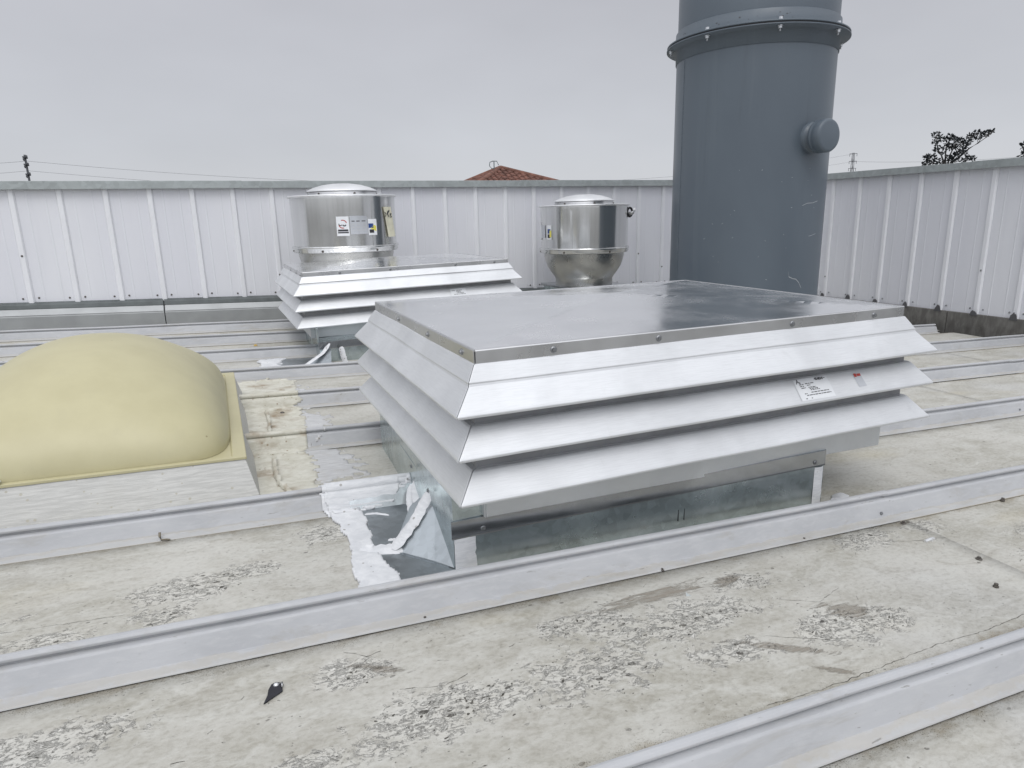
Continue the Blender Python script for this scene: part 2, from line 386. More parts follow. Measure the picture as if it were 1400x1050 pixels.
M_SEAL = m_coat('white_sealant', (.62, .635, .655), (.74, .75, .765), (1, 1, 5), .10, (.30, .29, .27), .3)
M_CREAM = m_coat('cream_coating', (.52, .505, .425), (.64, .63, .56), (1, 1.5, 3), 1.1, (.28, .215, .14), .9)
M_SMEAR = m_coat('pale_smear', (.47, .475, .48), (.60, .605, .61), (.6, 4, 3), .5, (.36, .33, .28), .5)
M_BRUSH = m_coat('brushed_white_coating', (.44, .44, .42), (.56, .56, .535), (.5, 6, 6), .12, (.40, .38, .31), .6)
def m_dome():
    m, t, b = mat('cream_dome_plastic')
    n = noise_n(t, 6, 5, .6); n2 = noise_n(t, 30, 6, .7)
    c = mix(t, rng(t, n, .3, .7), (.47, .435, .265), (.51, .475, .295))
    c = mix(t, mth(t, 'MULTIPLY', rng(t, n2, .66, .8), .25), c, (.40, .35, .20))
    st = noise_n(t, 12, 6, .7, (1, 1, .25), .4); c = mix(t, mth(t, 'MULTIPLY', rng(t, st, .5, .75), .22), c, (.44, .41, .27))
    vv = N(t, 'ShaderNodeTexVoronoi', Scale=28.); tq = N(t, 'ShaderNodeTexCoord'); link(t, tq.outputs['Object'], vv.inputs['Vector'])
    sq_ = N(t, 'ShaderNodeSeparateColor'); link(t, vv.outputs['Color'], sq_.inputs[0])
    c = mix(t, mth(t, 'MULTIPLY', mth(t, 'LESS_THAN', vv.outputs['Distance'], rng(t, sq_.outputs[0], .86, 1., 0., .09)), .7), c, (.24, .19, .10))
    link(t, c, b.inputs['Base Color']); b.inputs['Roughness'].default_value = .42
    b.inputs['Subsurface Weight'].default_value = .0
    bump(t, b, n2, .05, .0006); return m
M_DOME = m_dome()
M_BLACK = m_plain('black_rubber', (.012, .012, .018), .35, 0, .2, 60)
M_LABEL = m_plain('label_white', (.74, .76, .78), .4, 0, .03)
M_INK = m_plain('label_ink', (.03, .03, .035), .5)
M_RED = m_plain('label_red', (.40, .05, .04), .5)
M_BLUE = m_plain('label_blue', (.02, .06, .22), .4)
M_YEL = m_plain('label_yellow', (.75, .68, .12), .4)
M_PLATE = m_metal('nameplate', (.55, .57, .60), .35, None, .6)
M_TAG = m_plain('tag_paper', (.66, .64, .50), .7)

# ------------------------------------------------------------------ roof frame
O = Vector((0, .7144, -.8334+EYE))
D = Vector((.9992, -.022, -.0345)).normalized(); Nn = Vector((.0343, -.006, .9994))
EP = Nn.cross(D).normalized(); Nn = D.cross(EP).normalized()
RM = Matrix.Identity(4)
for i in range(3): RM[i][0] = D[i]; RM[i][1] = EP[i]; RM[i][2] = Nn[i]; RM[i][3] = O[i]
RMI = RM.inverted()
P = .61
PROF = [(-.068,.002),(-.066,.005),(-.044,.009),(-.026,.049),(-.022,.052),(-.0085,.054),(-.0085,.0605),(-.0165,.0615),(-.0172,.067),(-.013,.0715),
        (-.006,.0725),(0,.0705),(.0025,.066),(.001,.0615),(-.0045,.0605),(-.0045,.054),(.009,.052),(.013,.049),(.032,.009),(.054,.005),(.056,.002)]
roof = empty('roof', mat=RM); tag(roof, kind='structure')

def bump_z(x, y, k):
    y0, y1 = k*P+.050, (k+1)*P-.062; e = math.sin(math.pi*min(1, max(0, (y-y0)/(y1-y0))))
    return e*(.003*noise.noise(Vector((x*1.1, y*2, k*3.1)))+.001*noise.noise(Vector((x*5, y*6, k))))
def pan_z(x, y):
    k = int(math.floor(y/P)); return bump_z(x, y, k)+(.0028 if x < {0: 1.745, 1: 3.93}.get(k, -99) else 0)
def pan_piece(k, x0, x1, lift=0.):
    y0, y1 = k*P+.050, (k+1)*P-.062
    nx = max(2, int((x1-x0)/.06)); ny = 9; m = MB(); vs = []
    for i in range(nx+1):
        for j in range(ny+1):
            x = x0+(x1-x0)*i/nx; y = y0+(y1-y0)*j/ny
            e = math.sin(math.pi*j/ny)
            z = lift+bump_z(x, y, k)
            vs.append((x, y, z))
    fs = [(i*(ny+1)+j, (i+1)*(ny+1)+j, (i+1)*(ny+1)+j+1, i*(ny+1)+j+1) for i in range(nx) for j in range(ny)]
    m.add(vs, fs, True)
    o = m.build('roof_pan', M_PAN, roof, fixn=False)
    if lift:
        s = o.modifiers.new('thick', 'SOLIDIFY'); s.thickness = .0022; s.offset = -1
    return o
XL, XR = -6.2, 5.38
screw_me = None
def screw_mesh(r=.0065, name='screw'):
    m = MB(); m.lathe([(0, 0), (r*1.35, 0), (r*1.35, r*.22), (r*.8, r*.35)], n=12)
    m.lathe([(r*.78, r*.25), (r*.78, r*1.0), (0, r*1.05)], n=6, smooth=False)
    o = m.build(name, M_SCREW); me = o.data; bpy.data.objects.remove(o); return me
SCREW = screw_mesh(); SCREWD = SCREW.copy(); SCREWD.materials[0] = M_SCREWD
def put(me, name, parent, loc, nrm=(0,0,1), s=1.):
    o = bpy.data.objects.new(name, me); C.objects.link(o); o.parent = parent
    o.location = loc; o.rotation_euler = Vector(nrm).to_track_quat('Z', 'Y').to_euler(); o.scale = (s, s, s); return o
laps = {0: 1.715, 1: 3.9, 2: 3.33, 3: 4.4, 4: 2.9, -1: 2.4, 5: 3.6}
for k in range(-5, 9):
    xm = laps.get(k)
    x1 = XR
    if xm:
        pan_piece(k, XL, xm+.03, .0028) ; p2 = pan_piece(k, xm, x1)
    else: pan_piece(k, XL, x1)
for k in (8,): pass
# gutter-side pan strip between last seam and the back wall is row 8; seams:
gaps = {2: [(.44, 1.66)], 3: [(-.96, -.02)], 4: [(-.98, -.04)], 6: [(.42, 1.75), (3.1, 4.3)], 7: [(.42, 1.75)], 5: [(3.15, 4.25)], 8: [(.62, 1.12), (2.75, 3.30)]}
riblap = {1: 1.70, 2: 3.33, 0: 2.9, 3: 4.2, 4: 3.1}
def rib_piece(k, x0, x1, g=0.):
    n = max(1, int((x1-x0)/.25)); m = MB(); vs = []
    for i in range(n+1):
        x = x0+(x1-x0)*i/n
        wy = .0034*noise.noise(Vector((x*1.3, k*7.7, 0))); wz = .0024*noise.noise(Vector((x*1.7, k*5.1, 4)))
        for j, (y, z) in enumerate(PROF):
            sc = 1 if 0 < j < len(PROF)-1 else 1
            vs.append((x, k*P+y*(1+g*.02)+wy*(z > .03), z+g*.0025+wz*(z > .03)))
    q = len(PROF); fs = []
    for i in range(n):
        for j in range(q-1): fs.append((i*q+j, (i+1)*q+j, (i+1)*q+j+1, i*q+j+1))
    m.add(vs, fs); m.f.append(list(range(q))); m.sm.append(False); m.f.append([n*q+j for j in range(q)]); m.sm.append(False)
    o = m.build('seam_rib', M_RIB, roof)
    b = o.modifiers.new('bevel', 'BEVEL'); b.width = .0012; b.segments = 2; b.limit_method = 'ANGLE'; b.angle_limit = rad(25)
    return o
for k in range(-4, 9):
    segs = []; x = XL
    for (a, b_) in gaps.get(k, []): segs.append((x, a)); x = b_
    segs.append((x, XR-(.16 if k in (5, 7) else 0)))
    for (a, b_) in segs:
        xm = riblap.get(k)
        if xm and a < xm < b_: rib_piece(k, a, xm+.02, 1.); rib_piece(k, xm, b_)
        else: rib_piece(k, a, b_)
# screws at the laps (subset the photo shows)
for (x, y, z, nr, me) in [(1.672, .61-.038, .022, (0,-.9,.45), SCREW), (1.713, .527, .004, (0,0,1), SCREWD), (1.705, .303, .004, (0,0,1), SCREWD), (1.70,.09,.004,(0,0,1),SCREWD),
                          (3.28, 1.22-.038, .022, (0,-.9,.45), SCREW), (3.31,1.12,.004,(0,0,1),SCREWD), (3.31,.9,.004,(0,0,1),SCREWD),
                          (.9,.61-.066,.006,(0,0,1),SCREWD), (1.36,.61-.062,.006,(0,0,1),SCREWD), (.30,.61-.060,.006,(0,0,1),SCREWD), (.05,2.40,.006,(0,0,1),SCREWD)]:
    put(me, 'screw', roof, (x, y, z), nr, .62 if z == .006 else .9)

def surf(y):
    """roof profile as arc-length samples"""
def profile_points(y0, y1, step):
    pts = []
    k0 = int(math.floor(y0/P))-1
    poly = []
    for k in range(k0, int(y1/P)+3):
        for (dy, z) in PROF: poly.append((k*P+dy, z))
    out_ = []
    for a, b_ in zip(poly, poly[1:]):
        L = math.dist(a, b_); n = max(1, int(L/step))
        for i in range(n):
            q = (a[0]+(b_[0]-a[0])*i/n, a[1]+(b_[1]-a[1])*i/n)
            if y0-.02 <= q[0] <= y1+.02: out_.append(q)
    return out_
def inpoly(x, y, pg):
    c = False; j = len(pg)-1
    for i in range(len(pg)):
        xi, yi = pg[i]; xj, yj = pg[j]
        if (yi > y) != (yj > y) and x < (xj-xi)*(y-yi)/(yj-yi)+xi: c = not c
        j = i
    return c
def drape(name, pg, material, parent, off=.003, step=.005, jag=.006, seed=0, holes=()):
    xs0, xs1 = min(p[0] for p in pg)-jag, max(p[0] for p in pg)+jag
    ys0, ys1 = min(p[1] for p in pg)-jag, max(p[1] for p in pg)+jag
    pr = profile_points(ys0, ys1, step); nx = int((xs1-xs0)/step)+1
    # normals of the profile
    nrm = []
    for i in range(len(pr)):
        a = pr[max(0, i-1)]; b_ = pr[min(len(pr)-1, i+1)]; v = (b_[0]-a[0], b_[1]-a[1]); L = math.hypot(*v) or 1
        nrm.append((-v[1]/L, v[0]/L))
    idx = {}; m = MB(); vs = []; fs = []
    def vid(i, j):
        if (i, j) not in idx:
            x = xs0+i*step; y, z = pr[j]; o_ = off*(1+.10*noise.noise(Vector((x*40, y*40+z*40, seed))))
            idx[(i, j)] = len(vs); vs.append((x, y+nrm[j][0]*o_, z+nrm[j][1]*o_))
        return idx[(i, j)]
    for i in range(nx-1):
        for j in range(len(pr)-1):
            x = xs0+(i+.5)*step; y = (pr[j][0]+pr[j+1][0])/2; z = (pr[j][1]+pr[j+1][1])/2
            jx = jag*(noise.noise(Vector((x*28, (y+z)*28, seed+3)))*1.6)
            jy = jag*noise.noise(Vector((x*28+9, (y+z)*28, seed+5)))*1.6
            if inpoly(x+jx, y+jy, pg) and not any(inpoly(x+jx, y+jy, h) for h in holes):
                fs.append((vid(i, j), vid(i+1, j), vid(i+1, j+1), vid(i, j+1)))
    m.add(vs, fs, True)
    o = m.build(name, material, None, fixn=False)
    o.matrix_world = RM if parent is None else parent.matrix_world.inverted() @ RM
    if parent is not None: o.parent = parent; o.matrix_world = RM
    s = o.modifiers.new('thick', 'SOLIDIFY'); s.thickness = off*.9; s.offset = -1
    return o
def wm(o):
    return o.matrix_basis.copy() if o.parent is None else wm(o.parent) @ o.matrix_parent_inverse @ o.matrix_basis
def setparent(o, p):
    o.parent = p; o.matrix_parent_inverse = wm(p).inverted()

# ------------------------------------------------------------------ parapet walls
WY, WX, TOPZ = 6.2, 5.6, .34+EYE
def zb(x): return -.617-.0352*x+EYE
back = empty('parapet_wall', (0, WY, 0), label='long white ribbed metal parapet wall behind the two round exhaust fans', cat='parapet wall', group='ribbed white parapet walls')
right = empty('parapet_wall', (WX, 0, 0), label='white ribbed metal parapet wall on the right with dark stained flashing below it', cat='parapet wall', group='ribbed white parapet walls')
S = .305
rib0 = (-1.4335+1.395)  # phase, refined below
X0R = -1.083+.0  # one known rib position
xr = -1.082
T0 = -1.384  # first rib in the picture (pixel 61)
def rib_prof(w0, w1, h): return [(-w1, 0), (-w0, h), (w0, h), (w1, 0)]
def make_wall(root, n0, n1, pos, nrm, zbot, start, phase):
    """pos(s): point on wall at running metre s; nrm: out of wall towards the roof"""
    nrm = Vector(nrm); ax = Vector(pos(1))-Vector(pos(0))
    scr = MB()
    for pidx in range(n0, n1):
        a = start+pidx*3*S-.15+.075; b_ = a+3*S
        # flat panel with shallow pencil flutes
        m = MB(); cols = []; s = a
        flutes = []
        for q in range(3):
            c = start+(pidx*3+q)*S
            flutes += [(c+.085, 0), (c+.089, .0015), (c+.095, .0015), (c+.099, 0), (c+.205, 0), (c+.209, .0015), (c+.215, .0015), (c+.219, 0)]
        pts = [(a, 0)]+[f_ for f_ in flutes if a < f_[0] < b_]+[(b_, 0)]
        vs = []
        for (s, h) in pts:
            p = Vector(pos(s))
            vs.append(p+nrm*h+Vector((0,0,zbot(s)))); vs.append(p+nrm*h+Vector((0,0,TOPZ-.01)))
        m.add(vs, [(2*i, 2*i+2, 2*i+3, 2*i+1) for i in range(len(pts)-1)])
        pan = m.build('wall_panel', M_WALL, None, fixn=False); setparent(pan, root)
        for q in range(3):
            c = start+(pidx*3+q)*S
            p = Vector(pos(c)); zb_ = zbot(c)
            r = MB(); pr = [(-.024, .001), (-.015, .017), (.015, .017), (.024, .001)]
            bot = [p+ax*u_+nrm*h+Vector((0,0,zb_)) for u_, h in pr]; top = [p+ax*u_+nrm*h+Vector((0,0,TOPZ-.02)) for u_, h in pr]
            r.add(bot+top, [(0,1,5,4),(1,2,6,5),(2,3,7,6),(0,3,2,1)])
            ro = r.build('rib', M_WRIB, None, bevel=.003); setparent(ro, pan)
            for du in (-.052, .052):
                z_ = zb_+.045+.004*random.random()
                M = Vector(nrm).to_track_quat('Z', 'Y').to_matrix().to_4x4(); M.translation = p+ax*du+nrm*.001+Vector((0,0,z_))
                scr.lathe([(0, .006), (.0045, .006), (.0075, .0015), (.0075, 0)], n=8, M=M)
            if random.random() < .35:
                M = Vector(nrm).to_track_quat('Z', 'Y').to_matrix().to_4x4(); M.translation = p-ax*.002+nrm*.012+Vector((0,0,zb_+.16+.3*random.random()))
                scr.lathe([(0, .012), (.005, .01), (.008, .0075), (.008, 0)], n=8, M=M)
    so_ = scr.build('screw_heads', M_SCREWD if root is back else M_SCREW, None); tag(so_, kind='stuff'); setparent(so_, root)
make_wall(back, -6, 8, lambda s: (s, WY, 0), (0, -1, 0), zb, T0, 0)
# ribs on the right wall run from the corner towards the viewer
make_wall(right, -4, 5, lambda s: (WX, s, 0), (-1, 0, 0), lambda s: -.862+EYE, 5.05-9*S, 0)
# cap flashing lengths
def cap_seg(root, a, b_, along_x, lift=0.):
    prof = [(-.050-lift, TOPZ-.058), (-.050-lift, TOPZ+lift), (.12, TOPZ+.004+lift), (.12, TOPZ-.058), (.115, TOPZ-.058), (.115, TOPZ-.003), (-.044-lift, TOPZ-.004), (-.044-lift, TOPZ-.058)]
    m = MB()
    if along_x: m.extr(prof, (a, WY, 0), (b_, WY, 0), lambda p, q: Vector((0, p, q)))
    else: m.extr(prof, (WX, a, 0), (WX, b_, 0), lambda p, q: Vector((p, 0, q)))
    o = m.build('cap_flashing', M_CAPFL, None, bevel=.002); setparent(o, root)
for a, b_, l in [(-6.2, -3.0, 0), (-3.05, .22, .0025), (.17, 2.80, 0), (2.75, 5.655, .0025)]: cap_seg(back, a, b_, True, l)
for a, b_, l in [(6.13, 3.64, 0), (3.69, .9, .0025), (.95, -2, 0)]: cap_seg(right, a, b_, False, l)
# base flashing lengths of the back wall
for a, b_ in [(-6.2, -3.78), (-3.775, -.482), (-.476, 2.7), (2.706, 5.58)]:
    for prof, mt, nm in [([(-.040, 0), (-.046, -.030), (-.040, -.033), (-.004, -.033), (-.004, .02), (-.036, .004)], M_DRIP, 'drip_edge'),
                         ([(-.004, -.033), (-.050, -.036), (-.098, -.078), (-.103, -.085), (-.103, -.30), (-.004, -.30)], M_FLGREY, 'base_flashing')]:
        m = MB(); n = len(prof)
        A_ = [Vector((a, WY+p, zb(a)+q)) for p, q in prof]; B_ = [Vector((b_, WY+p, zb(b_)+q)) for p, q in prof]
        m.add(A_+B_, [(i, (i+1) % n, n+(i+1) % n, n+i) for i in range(n)]+[tuple(range(n)), tuple(range(n, 2*n))])
        o = m.build(nm, mt, None, bevel=.002); setparent(o, back)
    m = MB(); m.hexa([(a+.004, WY-.052, zb(a)-.0345), (b_-.004, WY-.052, zb(b_)-.0345), (b_-.004, WY-.097, zb(b_)-.0745), (a+.004, WY-.097, zb(a)-.0745),
                      (a+.004, WY-.049, zb(a)-.0315), (b_-.004, WY-.049, zb(b_)-.0315), (b_-.004, WY-.0985, zb(b_)-.0715), (a+.004, WY-.0985, zb(a)-.0715)])
    o = m.build('flashing_ledge', M_FLLIGHT, None); setparent(o, back)
m = MB(); m.box((-6.2, WY+.01, -6), (5.75, WY+.10, TOPZ-.02)); o = m.build('wall_backing', M_FLGREY); setparent(o, back)
m = MB(); m.box((WX+.01, -2.5, -6), (WX+.10, 6.2, TOPZ-.02)); o = m.build('wall_backing', M_FLGREY); setparent(o, right)
M_STAIN = m_coat('stained_base_metal', (.13, .125, .115), (.21, .205, .19), (1, 1, .35), .5, (.07, .065, .055), .3)
for a, b_ in [(6.1, 3.748), (3.742, 1.2), (1.194, -2)]:
    m = MB(); m.box((WX-.028, b_, -1.35+EYE), (WX-.004, a, -.855+EYE)); o = m.build('base_flashing', M_STAIN, None, bevel=.002); setparent(o, right)
m = MB()
for q in range(16):   # torn closure strips under each rib
    y = 5.05-S*q
    if y < -1.5: break
    pts = []; w0 = .024+.008*random.random(); h0 = .040+.02*random.random()
    for i in range(9):
        t_ = i/8; pts.append((y-w0+2*w0*t_, -.866+EYE+h0*math.sin(math.pi*t_)**.6*(.8+.4*random.random())))
    n = len(pts); vs = [Vector((WX-.029, a, c)) for a, c in pts]+[Vector((WX-.034, a, c)) for a, c in pts]
    m.add(vs, [(i, i+1, n+i+1, n+i) for i in range(n-1)]+[tuple(range(n)), tuple(range(n, 2*n))])
o = m.build('rib_closures', m_plain('closure_foam', (.10, .10, .105), .8)); tag(o, kind='stuff'); setparent(o, right)
# gutter trough between the roof edge and the right wall
m = MB(); gx0 = 5.36; m.box((gx0-.03, -2, -1.34+EYE), (WX-.03, 6.1, -1.30+EYE)); m.box((gx0-.03, -2, -1.30+EYE), (gx0-.01, 6.1, -1.05+EYE))
gut = m.build('gutter', M_STAIN); tag(gut, label='dark sunken metal gutter between the roof edge and the right parapet', cat='gutter')
# building mass under the roof
m = MB(); m.box((-6.2, -2.4, -6), (5.3, 6.1, -1.36+EYE)); bld = m.build('building', M_FLGREY); tag(bld, kind='structure')
m = MB(); m.add([(-1500,-1500,-6),(1500,-1500,-6),(1500,1500,-6),(-1500,1500,-6)], [(0,1,2,3)]); g = m.build('ground', m_plain('ground_asphalt', (.12, .12, .11), .9, 0, .2, .05)); tag(g, kind='structure')

# ------------------------------------------------------------------ louvred gravity ventilators
def blade_ring(root, rect, prof, zt):
    """four mitred blades with closed cross-section prof [(outward, dz)] round rect"""
    x0, x1, y0, y1 = rect; n = len(prof)
    def corner(cx, cy, sx, sy, t): return Vector((cx+sx*t, cy+sy*t, 0))
    cs = [(x0, y0, -1, -1), (x1, y0, 1, -1), (x1, y1, 1, 1), (x0, y1, -1, 1)]
    for i in range(4):
        a, b_ = cs[i], cs[(i+1) % 4]
        d_ = (Vector(b_[:2])-Vector(a[:2])).normalized().to_3d()*.0012
        A_ = [corner(*a, p)+d_+Vector((0, 0, zt+q)) for p, q in prof]; B_ = [corner(*b_, p)-d_+Vector((0, 0, zt+q)) for p, q in prof]
        L = (B_[0]-A_[0]).length; ns = 10; m = MB(); rings = []
        for s in range(ns+1):
            f = s/ns; dz = .0022*noise.noise(Vector((i*3+f*4, zt*20, 1))) if 0 < s < ns else 0
            rings.append([A_[j].lerp(B_[j], f)+Vector((0, 0, dz)) for j in range(n)])
        vs = [v for r in rings for v in r]; fs = []
        for s in range(ns):
            for j in range(n): fs.append((s*n+j, s*n+(j+1) % n, (s+1)*n+(j+1) % n, (s+1)*n+j))
        fs += [tuple(range(n)), tuple(ns*n+j for j in range(n))]
        m.add(vs, fs); o = m.build('louver_blade', M_ALX if i % 2 == 0 else M_ALY, root, bevel=.0016)

def ventilator(root, rect, tz, zcap, curb, screws_f, screws_l, zfoot, hoodz, band, bandside=0.02):
    """all coordinates relative to root. rect: tip rectangle; tz: blade tip heights (t1..t4)"""
    x0, x1, y0, y1 = rect
    bp = [(0, -.007), (.0012, -.002), (-.002, .003), (-.044, .055), (-.048, .0585), (-.070, .060), (-.070, .055), (-.050, .052), (-.010, -.0065), (-.004, -.009)]
    for z in tz[1:]:
        pr = list(bp)
        if z == tz[1]: pr = [(0, -.007), (.0012, -.002), (-.002, .003), (-.043, .052), (-.046, .060), (-.060, .062), (-.060, .056), (-.050, .050), (-.010, -.0065), (-.004, -.009)]
        blade_ring(root, (x0, x1, y0, y1), pr, z)
    t1 = [(-.045, -.004), (-.044, 0), (-.066, .036), (-.080, .040), (-.080, .034), (-.070, .030), (-.050, -.003), (-.048, -.005)]
    blade_ring(root, (x0, x1, y0, y1), t1, tz[0])
    # core behind the blades, its dark grey painting in the shade of the gaps
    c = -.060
    m = MB(); m.box((x0-c, y0-c, tz[3]+.004), (x1+c, y1+c, tz[0]+.01)); m.build('louver_shade_core', M_CORE, root)
    # cap: cross-broken sheet with a skirt
    k = .071; zs, zt = zcap
    a0, a1, b0, b1 = x0+k, x1-k, y0+k, y1-k; cx, cy = (a0+a1)/2, (b0+b1)/2
    n = 40; vs = []; fs = []
    for i in range(n+1):
        for j in range(n+1):
            u_, v_ = i/n*2-1, j/n*2-1; dgl = max(abs(u_), abs(v_))
            h = .036*(1-dgl)+(.0011 if abs(abs(u_)-abs(v_)) < 1e-6 and dgl < .93 else 0)+.0006*noise.noise(Vector((u_*2, v_*2, zt*9)))*(1-dgl**4)
            vs.append((cx+(a1-a0)/2*u_, cy+(b1-b0)/2*v_, zt+h))
    m = MB(); m.add(vs, [(i*(n+1)+j, (i+1)*(n+1)+j, (i+1)*(n+1)+j+1, i*(n+1)+j+1) for i in range(n) for j in range(n)])
    cap = m.build('cap_sheet', M_CAP, root, fixn=False)
    th = .0022; g_ = .0015
    for (p, q) in [((a0, b0), (a1, b0)), ((a1, b0), (a1, b1)), ((a1, b1), (a0, b1)), ((a0, b1), (a0, b0))]:
        dv = (Vector(q)-Vector(p)).normalized(); nv = Vector((dv.y, -dv.x))
        p_ = Vector(p)+dv*g_; q_ = Vector(q)-dv*g_
        m = MB(); m.extr([(0, zs), (th, zs), (th, zt-.001), (.0005, zt+.0015), (-.003, zt+.002), (-.003, zt-.001), (0, zt-.003)], (p_.x, p_.y, 0), (q_.x, q_.y, 0), lambda s, z: Vector((nv.x*s, nv.y*s, z)))
        sk = m.build('cap_skirt', M_SKIRT, root)
    for x in screws_f:
        put(SCREW, 'screw', root, (x, b0-th, (zs+zt)/2), (0, -1, 0), .95)
    for y in screws_l:
        put(SCREW, 'screw', root, (a0-th, y, (zs+zt)/2), (-1, 0, 0), .95)
    # hood base frame
    hx0, hx1, hy0, hy1 = x0+.092, x1-.092, y0+.092, y1-.092
    for (p, q) in [((hx0, hy0), (hx1, hy0)), ((hx1, hy0), (hx1, hy1)), ((hx1, hy1), (hx0, hy1)), ((hx0, hy1), (hx0, hy0))]:
        dv = (Vector(q)-Vector(p)).normalized(); nv = Vector((dv.y, -dv.x)); m = MB()
        zl = lambda X: hoodz-.019*(X-hx0)
        p_ = Vector(p)+dv*.0006; q_ = Vector(q)-dv*.0006
        A_ = [(0, zl(p[0])), (.004, zl(p[0])+.003), (.004, hoodz+.10), (-.02, hoodz+.10), (-.02, zl(p[0]))]
        B_ = [(0, zl(q[0])), (.004, zl(q[0])+.003), (.004, hoodz+.10), (-.02, hoodz+.10), (-.02, zl(q[0]))]
        vs = [Vector((p_.x+nv.x*s, p_.y+nv.y*s, z)) for s, z in A_]+[Vector((q_.x+nv.x*s, q_.y+nv.y*s, z)) for s, z in B_]
        m.add(vs, [(i, (i+1) % 5, 5+(i+1) % 5, 5+i) for i in range(5)]+[(0,1,2,3,4), (5,6,7,8,9)])
        m.build('hood_frame', M_FRAME, root)
    # curb: four tapered walls, a cap band front/right/back
    (c00, c10, c11, c01) = curb   # front-left, front-right, back-right, back-left, xy
    ztop = hoodz-.001
    pts = [Vector(c) for c in (c00, c10, c11, c01)]
    for i in range(4):
        a = pts[i]; b_ = pts[(i+1) % 4]; dv = (b_-a).normalized(); nv = Vector((dv.y, -dv.x))
        m = MB(); L = (b_-a).length; nseg = 20
        vs = []
        ztop = hoodz+(.085 if i == 3 else -.001)
        zz = [zfoot-.09, zfoot, zfoot+.045, zfoot+.07, zfoot+.11, ztop-.05 if ztop-.05 > zfoot+.12 else zfoot+.13, ztop]
        for s in range(nseg+1):
            for j, z in enumerate(zz):
                f = s/nseg; bul = .004*noise.noise(Vector((f*3+i*9, z*9, 2)))*(1 if 0 < s < nseg else 0)
                q = a+dv*L*f+nv*bul; vs.append((q.x, q.y, z))
        nz = len(zz)
        m.add(vs, [(s*nz+j, (s+1)*nz+j, (s+1)*nz+j+1, s*nz+j+1) for s in range(nseg) for j in range(nz-1)], True)
        o = m.build('curb_wall', M_GALV, root, fixn=False)
        if i == 0:
            m = MB(); m.box((a.x, a.y-.001, ztop-.0005), (x0+.098, a.y+.02, hoodz+.085)); m.build('corner_piece', M_GALV, root)
        if i != 3:
            m = MB(); a2 = a+dv*(-.0055 if i == 0 else .001); b2 = b_-dv*.001
            m.extr([(.0015, band), (.0045, band-.001), (.0055, band+.003), (.0055, ztop), (.0015, ztop)], (a2.x, a2.y, 0), (b2.x, b2.y, 0), lambda s, z: Vector((nv.x*s, nv.y*s, z)))
            m.build('curb_band', M_GALV2, root)
    ztop = hoodz-.001
    m = MB(); m.add([(p.x, p.y, ztop) for p in pts], [(0, 1, 2, 3)]); m.build('curb_top', M_GALV, root)

vent = empty('roof_ventilator', (1.18, 1.91, .0), label='large louvred aluminium roof ventilator in the foreground, with a white rating label on its front', cat='roof ventilator', group='louvred roof ventilators')
def rel(root, x, y, z): l = root.location; return (x-l.x, y-l.y, z-l.z)
def cxy(root, L): return [(a-root.location.x, b_-root.location.y) for a, b_ in L]
L = vent.location
ventilator(vent, (.423-L.x, 1.938-L.x, 1.316-L.y, 2.509-L.y), [EYE-.354, EYE-.414, EYE-.513, EYE-.619], (EYE-.320, EYE-.288),
           cxy(vent, [(.436, 1.425), (1.612, 1.400), (1.64, 2.395), (.476, 2.42)]), [.69-L.x, .985-L.x, 1.425-L.x, 1.74-L.x], [1.47-L.y, 1.75-L.y, 2.08-L.y], EYE-.84, EYE-.705, EYE-.752)

# second one, farther back
v2 = empty('roof_ventilator', (1.12, 4.80, .0), label='smaller looking louvred aluminium roof ventilator farther back, in front of the left exhaust fan', cat='roof ventilator', group='louvred roof ventilators')
L = v2.location
ventilator(v2, (.362-L.x, 1.872-L.x, 4.222-L.y, 5.38-L.y), [EYE-.350, EYE-.415, EYE-.51, EYE-.612], (EYE-.318, EYE-.288),
           cxy(v2, [(.470, 4.13), (1.72, 4.10), (1.74, 4.95), (.490, 4.97)]), [.66-L.x, .98-L.x, 1.42-L.x, 1.70-L.x], [4.35-L.y, 4.55-L.y, 4.85-L.y], EYE-.86, EYE-.695, EYE-.74)
v2.rotation_euler = (0, rad(-.9), rad(1.0))

# rating label on the third tier of blades, flat on the blade face
def on_blade(x, f, off=.0012):   # f 0 at the lip .. 1 at the top of the face; main unit third tier
    y = 1.316+.002+(.044-.002)*f; z = EYE-.513+.003+.052*f
    nn_ = Vector((0, -.778, .628)); return Vector((x, y, z))+nn_*off
def blade_quad(m, x0, x1, f0, f1, off, shear=0.):
    P_ = [on_blade(x0+shear*f0, f0, off), on_blade(x1+shear*f0, f0, off), on_blade(x1+shear*f1, f1, off), on_blade(x0+shear*f1, f1, off)]
    m.add(P_, [(0, 1, 2, 3)])
m = MB(); blade_quad(m, 1.415, 1.540, .02, .98, .0012)
lab = m.build('rating_label', M_LABEL, None); setparent(lab, vent)
m = MB()
def word_row(m, q, x0, x1, f, h, off, wmin=.004, wmax=.012):
    x = x0
    while x < x1:
        w_ = random.uniform(wmin, wmax); q(m, x, min(x+w_, x1), f, f+h, off); x += w_+.0022
for f, xa, xb in [(.72,1.43,1.447),(.64,1.43,1.444),(.56,1.432,1.448),(.74,1.452,1.482),(.66,1.456,1.468),(.56,1.458,1.485),(.50,1.460,1.49),(.44,1.462,1.495),(.30,1.435,1.445),(.33,1.46,1.525),(.22,1.44,1.53),(.93,1.492,1.525),(.89,1.490,1.53),(.85,1.494,1.522),(.08,1.432,1.437),(.08,1.452,1.456)]:
    word_row(m, blade_quad, xa, xb, f, .035, .0018)
